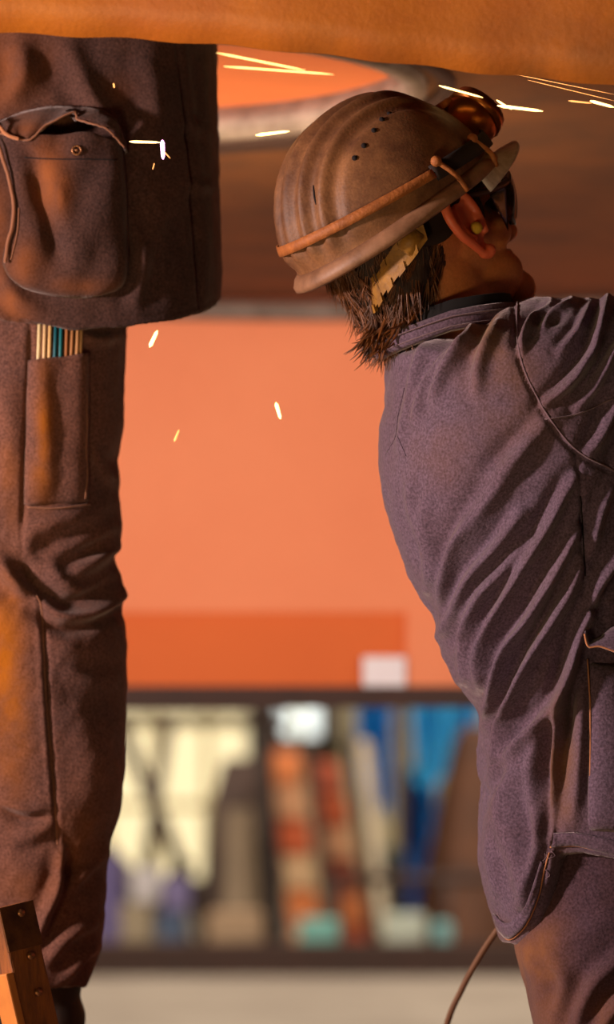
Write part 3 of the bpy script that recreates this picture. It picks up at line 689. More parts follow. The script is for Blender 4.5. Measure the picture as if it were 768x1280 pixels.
add_chain(bm, [H(.0, 0, -.095), H(.0, 0, -.095).lerp(NB, .5), NB, P(600, 530, 5.02)], [.066, .062, .068, .08], 24)   # neck
# body under the clothes, one surface with the head
add_chain(bm, [P(680, 560, 5.02), P(690, 700, 5.02), P(730, 850, 5.03), P(775, 1000, 5.04), P(785, 1080, 5.04)], [.12, .12, .105, .10, .11], 28)
add_chain(bm, [P(590, 520, 5.02), P(680, 560, 5.02)], [.08, .115], 24)
add_chain(bm, [P(640, 520, 5.02), P(740, 490, 4.97), EL, WR], [.07, .066, .045, .032], 20)
add_chain(bm, [P(680, 520, 5.1), SH2, EL2, P(1045, 200, 5.2)], [.07, .07, .045, .032], 20)
for (dx, yc) in ((0, 4.985), (75, 5.13)):
    add_chain(bm, [P(785 + dx * .6, 1090, yc), P(785 + dx, 1450, yc), P(788 + dx, 1860, yc)], [.085, .06, .042], 20)
def hand(bm, wrist, d, side, palm_n):
    """five fingers of different lengths on a palm, thumb leaving its side near the base"""
    d = d.normalized(); side = (side - d * side.dot(d)).normalized(); nrm = d.cross(side).normalized() * palm_n
    pm = Matrix((d, side, nrm)).transposed()
    add_ball(bm, wrist + d * .055, (.052, .042, .018), pm, 3)
    for i, (off, ln) in enumerate(((.030, .070), (.010, .080), (-.010, .075), (-.029, .058))):
        b = wrist + d * .095 + side * off; pts = [b]; ang = 0; rads = [.0095]; dd = d
        for j, fr in enumerate((.45, .32, .23)):
            ang += R(28 + 9 * i * .4); dd = d * math.cos(ang) + nrm * math.sin(ang); pts.append(pts[-1] + dd * ln * fr); rads.append(.009 - .0009 * j)
        add_chain(bm, pts, rads, 10)
    b = wrist + d * .03 + side * .036
    add_chain(bm, [b, b + (d * .5 + side * .8 + nrm * .3).normalized() * .035, b + (d * .5 + side * .8 + nrm * .3).normalized() * .035 + (d * .8 + side * .3 + nrm * .5).normalized() * .03], [.013, .011, .0095], 10)
hand(bm, WR, Vector((.1, 0, 1)), Vector((0, -1, 0)), 1); hand(bm, P(1045, 200, 5.2), Vector((.1, 0, 1)), Vector((0, 1, 0)), -1)
me = remesh(bm, .0035, 7)
body_r = obj('body', me, M['skin'], right_man)
body_bvh = bvh_of(me)
# eyes, mostly behind the glasses
for s in (-1, 1):
    bm = bmesh.new(); add_ball(bm, H(.094, s * .030, -.056), .011, None, 3); obj('eye', bm, plain('eye_white', (150, 130, 118), .3, (210, 196, 186)), right_man)
# ears
def ear(s):
    bm = bmesh.new(); rim_pts = []
    c0 = (.030, s * .086, -.040)
    path = [(.016, -.030), (.020, .0), (.014, .026), (-.002, .038), (-.020, .034), (-.030, .014), (-.026, -.012), (-.014, -.032), (-.004, -.048), (.008, -.054)]
    pl = catmull(path, 5)
    def EP(a, c, out): return H(c0[0] + a, c0[1] + s * out, c0[2] + c)
    outs = lambda a: .006 + max(0, -a) * .62
    pts = [EP(a, c, outs(a)) for a, c in pl]; rad = [.0045 + .0022 * math.sin(math.pi * i / (len(pts) - 1)) for i in range(len(pts))]
    rad[-6:] = [.0075] * 6
    add_tube(bm, pts, rad, 10)
    add_ball(bm, EP(.006, -.050, .008), .0085, None, 2)
    # conch: a thin bowl filling the rim
    add_loft(bm, [[EP(a * k_, c * k_ - .002, outs(a) - d_) for a, c in pl[:-4]] for k_, d_ in ((.95, .001), (.7, .006), (.4, .011), (.2, .013), (.2, .018), (.8, .012), (.95, .006))])
    anti = catmull([(.008, .018), (-.010, .020), (-.017, .004), (-.014, -.016), (-.002, -.028)], 4)
    add_tube(bm, [EP(a, c, outs(a) + .001) for a, c in anti], .004, 8)
    add_ball(bm, EP(.014, -.012, .008), (.006, .004, .009), HM, 2)       # tragus
    me = remesh(bm, .0022, 3); return obj('ear', me, M['ear'], right_man, label='reddened ear' if s > 0 else None)
ear(1); ear(-1)
bm = bmesh.new(); add_chain(bm, [H(.034, .078, -.055), H(.033, .099, -.057)], [.006, .0078], 14); obj('earplug', bm, M['plug'], right_man, label='yellow foam earplug')

# helmet
AH, BH, HH = .148, .117, .147
bm = bmesh.new(); NU, NV = 140, 60; G = []
def dome(a, v, inset=0.0, rib=1.0):
    """a round the head (0 = front), v from rim 0 to crown 1"""
    z = HH * math.sin(v * math.pi / 2); k = math.cos(v * math.pi / 2) ** .92
    x = AH * k * math.cos(a); y = BH * k * math.sin(a)
    n_ = Vector((x / AH ** 2, y / BH ** 2, z / HH ** 2)).normalized()
    yy = y / BH
    d = 0.0
    # raised ribs running from brow to nape over the crown, smooth side panels
    env = float(smoothstep(.75, .35, x / AH) * smoothstep(.02, .14, v))
    for c_, w_, h_ in ((0, .10, .010), (.26, .065, .010), (-.26, .065, .010), (.48, .06, .009), (-.48, .06, .009)):
        d += h_ * math.exp(-((yy - c_) / w_) ** 2) * env
    d += .006 * float(smoothstep(.60, .66, abs(yy))) * env
    d = d * rib - inset
    return (x + n_.x * d, y + n_.y * d, z + n_.z * d)
for ins, rev in ((0.0, False), (.0035, True)):
    G = []
    for j in range(NV + 1):
        v = j / NV * .995; G.append([bm.verts.new(H(*dome(2 * math.pi * i / NU, v, ins))) for i in range(NU)])
    for j in range(NV):
        for i in range(NU):
            t = (G[j][i], G[j][(i + 1) % NU], G[j + 1][(i + 1) % NU], G[j + 1][i]); bm.faces.new(t[::-1] if rev else t)
    bm.faces.new(G[-1][::-1] if rev else G[-1])
    if not rev: G0 = G[0]
    else:
        for i in range(NU): bm.faces.new((G0[i], G[0][i], G[0][(i + 1) % NU], G0[(i + 1) % NU]))
bmesh.ops.recalc_face_normals(bm, faces=bm.faces)
helmet = obj('helmet', bm, M['helmet'], right_man, label='scuffed brown hard hat with raised ribs')
# rim: flared lip, drawn out into a gutter at the nape
bm = bmesh.new(); G = []
for i in range(NU):
    a = 2 * math.pi * i / NU; c, s = math.cos(a), math.sin(a); back = max(0, -c)
    fl_ = .008 + .006 * back
    pr_ = [(0, .009), (fl_ * .6, .004), (fl_, -.003), (fl_, -.009), (fl_ * .55, -.012), (-.004, -.006), (-.005, .004)]
    G.append([bm.verts.new(H((AH + d) * c, (BH + d) * s, z - .004 * back)) for d, z in pr_])
for i in range(NU):
    for j in range(7): bm.faces.new((G[i][j], G[i][(j + 1) % 7], G[(i + 1) % NU][(j + 1) % 7], G[(i + 1) % NU][j]))
bmesh.ops.recalc_face_normals(bm, faces=bm.faces); obj('rim', bm, M['rim'], helmet, label='pale scuffed brim lip')
# peak
bm = bmesh.new(); G = []
for i in range(41):
    a = R(-62 + 124 * i / 40); c, s = math.cos(a), math.sin(a); row = []
    ext = .052 * max(0, 1 - abs(a) / R(64)) ** .75
    for j in range(7):
        t = j / 6; row.append(bm.verts.new(H((AH + ext * t + .004) * c, (BH + .004 + ext * .4 * t) * s, -.002 - .004 * t - .030 * t * s * s - .002 * math.sin(t * 3))))
    G.append(row)
for i in range(40):
    for j in range(6): bm.faces.new((G[i][j], G[i + 1][j], G[i + 1][j + 1], G[i][j + 1]))
bmesh.ops.recalc_face_normals(bm, faces=bm.faces); bmesh.ops.solidify(bm, geom=list(bm.faces), thickness=.003)
obj('peak', bm, M['peak'], helmet, label='pale grey front peak')
# strap round the shell
def on_shell(a, z, lift, rib=1.0):
    v = math.asin(max(0, min(.99, z / HH))) / (math.pi / 2); return H(*dome(a, v, -lift, rib))
def band(a0, a1, zf_, wd, lift, th_, m, name, n=70, label=None):
    bm = bmesh.new(); G = []
    for i in range(n + 1):
        a = a0 + (a1 - a0) * i / n; z = zf_(a)
        G.append([bm.verts.new(on_shell(a, z + dz, l + .0065, 0.0)) for dz, l in ((-wd / 2, lift), (0, lift), (wd / 2, lift), (wd / 2, lift + th_), (0, lift + th_ * 1.15), (-wd / 2, lift + th_))])
    for i in range(n):
        for j in range(6): bm.faces.new((G[i][j], G[i][(j + 1) % 6], G[i + 1][(j + 1) % 6], G[i + 1][j]))
    bm.faces.new(G[0]); bm.faces.new(G[-1][::-1])
    bmesh.ops.recalc_face_normals(bm, faces=bm.faces); return obj(name, bm, m, helmet, label=label)
zs = lambda a: .030 + .010 * (-math.cos(a))
band(R(88), R(272), zs, .0115, .003, .0025, M['strap'], 'strap', label='tan leather strap round the back of the helmet')
band(R(-90), R(88), zs, .020, .002, .003, M['elastic'], 'headlamp_band', label='dark elastic headlamp band')
# hooks holding the strap
for s in (1, -1):
    for a in (R(84), R(52)):
        bm = bmesh.new(); add_ball(bm, on_shell(s * a, zs(a) + .010, .008), .0072, None, 2)
        p0 = on_shell(s * a, zs(a) + .010, .008); p1 = on_shell(s * (a - .05), zs(a) - .008, .012); p2 = on_shell(s * (a - .10), .006, .012); p3 = H(AH * math.cos(a - .12) * 1.05, s * BH * math.sin(a - .12) * 1.08, -.010)
        add_tube(bm, [Vector(v) for v in catmull([p0, p1, p2, p3], 5)], .0032, 8); obj('hook', bm, M['strap'], helmet)
# vents
for (a, z) in ((R(118), .094), (R(109), .100), (R(97), .108), (R(86), .113), (R(74), .116)):
    p = on_shell(a, z, -.0005); p2 = on_shell(a, z, .0014)
    obj('vent_hole', tube([p, p2], .0034, 12), M['seam_dark'], helmet)
obj('crack', tube([on_shell(R(151), z, .0008) for z in (.072, .08, .088, .094)], [.0006, .0016, .0014, .0005], 6), M['seam_dark'], helmet)
# headlamp on the brow
bm = bmesh.new(); lc = H(AH + .012, .006, .046); ax_ = (f * .9 + u * .25).normalized()
bmesh.ops.create_uvsphere(bm, u_segments=36, v_segments=20, radius=.037, matrix=Matrix.Translation(lc + ax_ * 0.0) @ ax_.to_track_quat('Z', 'Y').to_matrix().to_4x4() @ Matrix.Diagonal((1, 1, 1.05, 1)))
for v in bm.verts:
    t = (v.co - lc).dot(ax_)
    if t > .012: v.co -= ax_ * (t - .012) * .75
lamp = obj('headlamp', bm, M['brass'], helmet, label='round copper coloured headlamp')
bm = bmesh.new(); add_tube(bm, [lc + ax_ * .010, lc + ax_ * .026], [.039, .036], 36); 
# ------- bezel as ring with its own glass
obj('bezel', bm, M['brass'], helmet)
obj('lamp_lens', tube([lc + ax_ * .026, lc + ax_ * .029], [.031, .027], 36), M['glass_lamp'], helmet)
obj('lamp_bracket', tube([H(AH * .93, .006, .055), lc], .016, 14), M['elastic'], helmet)
bm = bmesh.new(); add_box(bm, lc + u * .036 - f * .018, (.018, .014, .008), HM); obj('switch', bm, M['strap'], helmet)
# ratchet band of the cradle, hanging below the rim at the back
ctrl = [(-.036, .092, -.014), (-.062, .083, -.026), (-.082, .066, -.038), (-.095, .043, -.052), (-.098, .020, -.062), (-.088, -.012, -.060), (-.074, -.045, -.045), (-.034, -.080, -.006)]
pl = catmull(ctrl, 5)
bm = bmesh.new(); G = []
for i, p in enumerate(pl):
    t = i / (len(pl) - 1); wd = .0185 if t < .2 else (.016 if t < .34 else .0135 if t < .6 else .007)
    rad = Vector((p[0], p[1], 0)).normalized(); c_ = Vector(p)
    dn = Vector((-.30, 0, -1)).normalized()
    c_ = Vector((c_.x * 1.03, c_.y * 1.2, c_.z)); ring = [c_ - dn * wd, c_ + dn * wd, c_ + dn * wd + rad * .004, c_ - dn * wd + rad * .004]
    G.append([bm.verts.new(H(*v)) for v in ring])
for i in range(len(pl) - 1):
    for j in range(4): bm.faces.new((G[i][j], G[i][(j + 1) % 4], G[i + 1][(j + 1) % 4], G[i + 1][j]))
bm.faces.new(G[0]); bm.faces.new(G[-1][::-1])
# teeth along both edges and a raised pull plate
for i in range(4, 24, 4):
    p = Vector(pl[i]); p2 = Vector(pl[i + 1]); rad = Vector((p.x, p.y, 0)).normalized(); p = Vector((p.x * 1.03, p.y * 1.2, p.z)); p2 = Vector((p2.x * 1.03, p2.y * 1.2, p2.z)); t_ = (p2 - p).normalized()
    dn = Vector((-.30, 0, -1)).normalized()
    mt = HM @ Matrix((t_, rad, dn)).transposed()
    add_box(bm, H(*(p + dn * .0135 + rad * .003)), (.0135, .006, .010), mt); add_box(bm, H(*(p - dn * .0125 + rad * .003)), (.011, .006, .009), mt)
bmesh.ops.recalc_face_normals(bm, faces=bm.faces); obj('ratchet_band', bm, M['yellow'], helmet, False, label='grimy yellow plastic size band with notched edges')
p = Vector(pl[4]); t_ = (Vector(pl[6]) - Vector(pl[2])).normalized(); rad = Vector((p.x, p.y, 0)).normalized(); dn = t_.cross(rad).normalized()
mt = HM @ Matrix((t_, rad, dn)).transposed()
bm = bmesh.new(); add_box(bm, H(*(Vector((p.x * 1.03, p.y * 1.2, p.z)) + rad * .0055)), (.030, .003, .022), mt); bmesh.ops.bevel(bm, geom=list(bm.edges), offset=.0015, segments=2, affect='EDGES')
obj('pull_tab', bm, M['yellow'], helmet)
# dark liner flap below the rim, ahead of the ratchet
bm = bmesh.new(); G = []
for i in range(13):
    t = i / 12; a = R(68 + 42 * t); row = []
    L_ = .052 * math.sin(math.pi * min(1, max(0, .12 + t * .8))) ** .6
    for j in range(5):
        s_ = j / 4; row.append(bm.verts.new(H((AH - .012) * math.cos(a) - .016 * s_, (BH - .008) * math.sin(a) - .012 * s_, .004 - L_ * s_)))
    G.append(row)
for i in range(12):
    for j in range(4): bm.faces.new((G[i][j], G[i + 1][j], G[i + 1][j + 1], G[i][j + 1]))
bmesh.ops.solidify(bm, geom=list(bm.faces), thickness=.002); obj('liner_flap', bm, M['flap'], helmet)

# hair: mass on the scalp with loose strands hanging at the nape
bm = bmesh.new()
def hb2(a, b, c, ra, rb, rc): add_ball(bm, H(a, b, c), (ra, rb, rc), HM, 4)
hb2(-.030, 0, -.012, .085, .0865, .100); hb2(-.048, 0, -.060, .060, .075, .056); hb2(-.055, 0, -.095, .048, .060, .034)
me = remesh(bm, .004, 5); co = get_co(me); no = get_no(me)
co += no * (.0035 * noise3(co * np.array([1, 1, .35]), .022, 6, 2))[:, None]; set_co(me, co)
hair = obj('hair', me, M['hairbase'], right_man, label='shaggy brown hair curling out below the helmet')
hb_bvh = bvh_of(me)
bm = bmesh.new(); DOWN = Vector((0, 0, -1)); cnt = 0
invM = HM.transposed()
centre = H(-.03, 0, -.05)
for i in range(4200):
    a = random.uniform(R(62), R(298)); c = random.uniform(-.125, .012)
    dirl = Vector((math.cos(a) * 1.15, math.sin(a), 0)); o_ = H(-.035, 0, c); dw = (HM @ dirl).normalized()
    loc, n_, _, _ = hb_bvh.ray_cast(o_ + dw * .3, -dw)
    if loc is None: continue
    ac = abs(math.degrees(a) - 180)
    if ac > 100 and c < -.07: continue
    if cnt > 2300: break
    low = smoothstep(-.03, -.11, c)
    L_ = random.uniform(.030, .050) + .022 * float(low) * (1 if ac < 70 else .2)
    cl_ = math.sin(a * 9 + c * 60) ; d = (DOWN * .6 - u * .5 - f * (.25 + .3 * cl_) + n_ * .02).normalized()
    d = (d - n_ * d.dot(n_) * .95).normalized()
    side = n_.cross(d).normalized(); curl = .8 * math.sin(a * 14 + 2 + c * 40) + random.uniform(-.35, .35); pts = [loc - n_ * .002]
    for k in range(6):
        t = (k + 1) / 6; d = (d + side * curl * .16 + (n_ * .10 - f * .12) * float(low) * t * 1.1 - n_ * .03 + DOWN * .10).normalized(); pts.append(pts[-1] + d * L_ / 6)
    rd = random.uniform(.0005, .0010)
    add_tube(bm, pts, [rd, rd * 1.2, rd * 1.2, rd, rd * .8, rd * .5, rd * .12], 4, False); cnt += 1
for i in range(110):   # clumped locks at the nape
    a = R(180) + random.gauss(0, .55); c = random.uniform(-.125, -.085)
    dirl = Vector((math.cos(a) * 1.1, math.sin(a), 0)); dw = (HM @ dirl).normalized(); loc, n_, _, _ = hb_bvh.ray_cast(H(-.035, 0, c) + dw * .3, -dw)
    if loc is None: continue
    d = (DOWN * .8 - f * random.uniform(.1, .6)).normalized(); side = n_.cross(d).normalized(); curl = random.uniform(-1, 1); pts = [loc - n_ * .004]; L_ = random.uniform(.035, .062)
    for k in range(7):
        d = (d + side * curl * .22 + n_ * .06 - Vector((1, 0, 0)) * random.uniform(-.05, .16)).normalized(); pts.append(pts[-1] + d * L_ / 7)
    add_tube(bm, [Vector(v) for v in catmull(pts, 2)], list(np.interp(np.linspace(0, 1, 15), np.linspace(0, 1, 8), [.002, .0028, .0028, .0024, .0018, .0012, .0007, .0002])), 6, False)
obj('loose_strands', bm, M['hair'], hair)['kind'] = 'stuff'
# sideburn
bm = bmesh.new(); add_ball(bm, H(.058, .070, -.030), (.018, .008, .034), HM, 3); obj('sideburn', bm, M['hairbase'], right_man)
# safety glasses
gl = bmesh.new()
add_tube(gl, [Vector(v) for v in catmull([H(.030, .090, -.008), H(.07, .084, -.026), H(.105, .078, -.034), H(.128, .066, -.036)], 6)], [.0042] * 19, 8)
add_tube(gl, [Vector(v) for v in catmull([H(.030, -.090, -.008), H(.07, -.084, -.026), H(.105, -.078, -.034), H(.128, -.066, -.036)], 6)], [.0042] * 19, 8)
add_tube(gl, [Vector(v) for v in catmull([H(.124, .068, -.036), H(.150, .036, -.032), H(.158, 0, -.030), H(.150, -.036, -.032), H(.124, -.068, -.036)], 6)], .0048, 8)
glasses = obj('safety_glasses', gl, M['glasses'], right_man, label='dark brown wrap around safety glasses')
for s in (1, -1):
    bm = bmesh.new(); G = []
    for i in range(13):
        t = i / 12; b_ = s * (.004 + .066 * t); a_ = .158 - .026 * t ** 2.2; row = []
        for j in range(9):
            v = j / 8; hh = .056 * (1 - .22 * abs(2 * t - 1) ** 5) ; row.append(bm.verts.new(H(a_ - .008 * v - .024 * v * v, b_, -.034 - hh * v)))
        G.append(row)
    for i in range(12):
        for j in range(8): bm.faces.new((G[i][j], G[i + 1][j], G[i + 1][j + 1], G[i][j + 1]))
    bmesh.ops.solidify(bm, geom=list(bm.faces), thickness=.0022); obj('lens', bm, M['lens'], glasses)
# side shield of the near lens
bm = bmesh.new(); G = []
for i in range(8):
    t = i / 7; row = []
    for j in range(6):
        v = j / 5; row.append(bm.verts.new(H(.121 - .034 * t - .034 * v * (1 - t), .071 + .006 * t, -.036 - (.052 - .036 * t) * v)))
    G.append(row)
for i in range(7):
    for j in range(5): bm.faces.new((G[i][j], G[i + 1][j], G[i + 1][j + 1], G[i][j + 1]))
bmesh.ops.solidify(bm, geom=list(bm.faces), thickness=.0018); obj('side_shield', bm, M['lens'], glasses)

# ------------------------------------------------------------------ the man at the left
YL = 5.30; KL = YL / FPX; ZPLAT = .585
left_man = thing('person', (P(20, 0, YL).x, YL, ZPLAT), 'person at left in dusty brown black work clothes, head hidden above the orange plate', 'person')
JHEM = [(-200, 392), (-60, 392), (0, 398), (40, 405), (100, 412), (160, 410), (215, 401), (245, 394), (262, 388), (280, 378)]
bm = bmesh.new(); rings = []
JL = [(-160, -40, 150, .08), (-150, -80, 200, .11), (-130, -110, 240, .13), (-60, -120, 262, .14), (57, -122, 270, .145), (200, -122, 273, .15), (300, -122, 275, .15), (375, -122, 276, .15), (412, -120, 274, .15)]
for py in [-158, -152, -146, -138, -130] + list(range(-120, 330, 12)):
    L_, R_, ay = interp_table(JL, py); rings.append(super_ring(((L_ + R_) / 2 - 384) * KL, YL + .03, (R_ - L_) / 2 * KL, ay + .03, zrow(py, KL), 88, 2.6))
yn = YL - .15
for s in np.linspace(0, 1, 10)[1:]:
    L_, R_, ay = interp_table(JL, 330 + 82 * s)
    def zf(x, y, s=s):
        px = 384 + FPX * x / y; hm = np.interp(px, [h_[0] for h_ in JHEM], [h_[1] for h_ in JHEM]); znear = CAMZ + (HZ - hm) * y / FPX
        z_end = znear + .028 * max(0, (y - YL - .03) / .18)
        z0 = zrow(322, KL); return z0 + (z_end - z0) * s
    rings.append(super_ring(((L_ + R_) / 2 - 384) * KL, YL + .03, (R_ - L_) / 2 * KL, ay + .03, 0, 88, 2.6, zf))
last = rings[-1]; c0 = sum(last, Vector()) / len(last)
for (sc, dz) in ((.93, .002), (.91, .05), (.90, .10)):
    rings.append([Vector((c0.x + (p.x - c0.x) * sc, c0.y + (p.y - c0.y) * sc, p.z + dz)) for p in last])
add_loft(bm, rings)
for (a, b, c) in ((P(190, -110, YL), P(230, -300, YL - .05), P(120, -480, YL - .15)), (P(-60, -110, YL), P(-120, -300, YL - .05), P(-60, -480, YL - .15))):
    add_chain(bm, [a, b, c], [.085, .066, .045], 22)
me = remesh(bm, .003, 14); co = get_co(me); no = get_no(me); q = proj(co); near = smoothstep(.35, -.15, no[:, 1])
h = 1.5 * fold_field(q, [([(84, 50), (104, 100), (122, 134), (150, 165)], 14, .008), ([(20, 50), (30, 90), (10, 130)], 14, .008), ([(50, 55), (60, 95), (50, 130)], 14, -.002),
    ([(180, 60), (196, 140), (180, 230)], 16, .004), ([(205, 240), (190, 300), (168, 350)], 14, .006), ([(165, 270), (176, 330), (170, 380)], 10, .006), ([(258, 80), (262, 200), (264, 340)], 8, .003),
    ([(232, 150), (262, 170)], 8, .003), ([(238, 230), (264, 236)], 8, .003), ([(0, 330), (20, 372), (60, 392)], 12, .006)]) * near
h += groove(q, [[(218, 40), (228, 100), (236, 160), (241, 220), (246, 300), (250, 372), (253, 392)]], 3.0, .007) * near
h += fold_field(q, [([(228, 45), (238, 105), (246, 165), (251, 220), (256, 300), (260, 372)], 5, .003, 0), ([(0, 389), (40, 396), (100, 403), (160, 401), (240, 386), (272, 372)], 2.4, -.002, 0)]) * near
h += .003 * noise3(co, .13, 23) + .001 * noise3(co, .05, 25, 2) + (1 - near) * .006 * noise3(co, .13, 30)
set_co(me, co + no * h[:, None])
set_stain_or_shade(me, q, [(0, 90, 60, 60, .55), (50, 95, 22, 40, .4), (12, 385, 30, 25, .8), (0, 300, 14, 80, .6), (60, 150, 40, 8, .5), (150, 110, 20, 20, .2)])
jl_bvh = bvh_of(me); jacket_l = obj('jacket', me, M['jacket_l'], left_man, label='brown black work jacket with a large rounded pocket')
# bellows pocket
LE = [(172, 2), (200, 6), (230, 14), (255, 18), (285, 15), (315, 7), (330, 5), (345, 12), (358, 28), (366, 55), (371, 95)]
RE = [(172, 150), (200, 153), (230, 156), (300, 159), (335, 159), (350, 156), (360, 148), (367, 130), (371, 100)]
rows = []
for j in range(44):
    v = j / 43; y = 172 + (371 - 172) * (v if v < .6 else v); xl = float(np.interp(y, [a for a, b in LE], [b for a, b in LE])); xr = float(np.interp(y, [a for a, b in RE], [b for a, b in RE]))
    def hf(u_, vv=v, y=y, xl=xl, xr=xr):
        x = xl + (xr - xl) * u_
        e = max(0, 1 - abs(2 * u_ - 1) ** 7) ** .6 * max(0, 1 - vv ** 12) ** .6
        dx = x - (20 + 55 * smoothstep(190, 360, y) + (y - 190) * .10)
        trough = math.exp(-((x - (34 + (y - 180) * .27)) / 13) ** 2) * .016 * math.sin(math.pi * min(1, max(0, (y - 175) / 170)))
        rise = math.exp(-((x - (60 + (y - 180) * .25)) / 16) ** 2) * .007 * math.sin(math.pi * min(1, max(0, (y - 175) / 160)))
        lip = .006 * math.exp(-(vv / .05) ** 2)
        return .024 * e + (rise - trough) * e + .002 * math.sin(x * .11 + y * .05) * e + lip * e - .002 * (1 - e)
    rows.append((xl, xr, y, y, hf))
bm = patch(rows, jl_bvh, YL - .15, 60, .003); me = bpy.data.meshes.new('pocket'); bm.normal_update(); bm.to_mesh(me); bm.free()
set_stain_or_shade(me, proj(get_co(me)), [(60, 220, 22, 50, .8), (78, 240, 12, 26, .9), (35, 330, 26, 36, .6), (100, 360, 50, 12, .5), (50, 190, 22, 14, .5)])
pb = bvh_of(me); pocket_l = obj('pocket', me, M['jacket_l'], jacket_l, label='rounded bellows pocket with an open top')
seam('pocket_piping', jl_bvh, [(-14, 172), (0, 186), (8, 212), (16, 238), (19, 256), (17, 285), (11, 310), (7, 332)], .0028, M['seam_l'], jacket_l, .020, YL - .15)
seam('seam', pb, [(24, 260), (22, 290), (14, 325)], .0009, M['seam_l'], jacket_l, .001, YL - .15)
seam('seam', pb, [(30, 197), (70, 199), (110, 199), (146, 200)], .0008, M['seam_dark'], jacket_l, .0006, YL - .15)
# curled flap above the opening
up_c = catmull([(-30, 150), (2, 149), (30, 139), (70, 133), (105, 132), (126, 136), (143, 150), (155, 174), (160, 192)], 6); lo_c = catmull([(-26, 162), (12, 175), (27, 178), (44, 175), (70, 154), (103, 146), (127, 150), (141, 165), (150, 186)], 6)
bmf = bmesh.new(); G = []
for i in range(len(up_c)):
    row = []
    for j in range(9):
        t = j / 8; x = up_c[i][0] * (1 - t) + lo_c[i][0] * t; y = up_c[i][1] * (1 - t) + lo_c[i][1] * t
        row.append(bmf.verts.new(hit(jl_bvh, x, y, .004 + .030 * math.sin(t * math.pi * .55) + .002 * math.sin(i * .9), YL - .15)))
    G.append(row)
for i in range(len(G) - 1):
    for j in range(8): bmf.faces.new((G[i][j], G[i + 1][j], G[i + 1][j + 1], G[i][j + 1]))
bmesh.ops.recalc_face_normals(bmf, faces=bmf.faces); bmesh.ops.solidify(bmf, geom=list(bmf.faces), thickness=.003)
me = bpy.data.meshes.new('pocket_flap'); bmf.normal_update(); bmf.to_mesh(me); bmf.free(); set_stain_or_shade(me, proj(get_co(me)), [(30, 155, 24, 18, .6)])
obj('pocket_flap', me, M['jacket_l'], jacket_l, label='curled up pocket flap with light edge')
seam('flap_piping', jl_bvh, [(x, y) for x, y in lo_c[::3]], .0013, M['seam_l'], jacket_l, .036, YL - .15, 4)
seam('flap_piping', jl_bvh, [(-26, 152), (0, 160), (8, 170), (16, 176), (26, 178)], .0026, M['seam_worn'], jacket_l, .038, YL - .15)
def snap(px, py, lift, r_=.0055):
    c_ = hit(pb, px, py, lift, YL - .15); bm = bmesh.new(); n = 24
    for k in range(n): pass
    add_tube(bm, [c_ + Vector((math.cos(2 * math.pi * k / n) * r_, -.001, math.sin(2 * math.pi * k / n) * r_)) for k in range(n + 1)], .0013, 8, False)
    add_ball(bm, c_ + Vector((0, -.001, 0)), .0022, None, 2); obj('snap_fastener', bm, M['bolt'], jacket_l)
snap(96, 188, .001); 
c_ = hit(jl_bvh, 95, 149, .026, YL - .15); bm = bmesh.new(); add_tube(bm, [c_ + Vector((math.cos(a) * .0055, -.003, math.sin(a) * .0055)) for a in np.linspace(math.pi, 2 * math.pi, 14)], .0013, 8); obj('snap_fastener', bm, M['bolt'], jacket_l)

# trousers of the left man
TL = [(300, -90, 160, .12), (380, -88, 160, .125), (421, -86, 160, .12), (472, -84, 156.5, .115), (537, -82, 155, .112), (562, -80, 151, .11), (576, -80, 147, .11), (616, -78, 148.5, .11), (655, -78, 153.5, .112), (677, -78, 151, .112), (691, -78, 145, .11), (713, -78, 153.5, .112),
      (738, -78, 157.5, .114), (763, -77, 155, .113), (795, -76, 157.5, .112), (860, -74, 158.5, .11), (892, -73, 158.5, .108), (964, -70, 158, .104), (1014, -66, 151.5, .10), (1050, -62, 139, .096), (1086, -60, 135.5, .092), (1122, -58, 133, .09), (1190, -55, 128, .088), (1208, -52, 122, .084), (1222, -48, 114, .08), (1234, -46, 108, .076)]
bm = bmesh.new()
for (dx, yc) in ((0, YL), (-55, YL + .16)):
    rings = []; k = yc / FPX
    for py in list(range(305, 1234, 9)) + [1234]:
        L_, R_, ay = interp_table(TL, py); rings.append(super_ring(((L_ + R_) / 2 + dx - 384) * k, yc, (R_ - L_) / 2 * k, ay, zrow(py, k), 72, 2.15))
    add_loft(bm, rings)
add_ball(bm, P(15, 345, YL + .09), (.15, .17, .12), None, 4)
me = remesh(bm, .003, 10); co = get_co(me); no = get_no(me); q = proj(co); near = smoothstep(.35, -.15, no[:, 1])
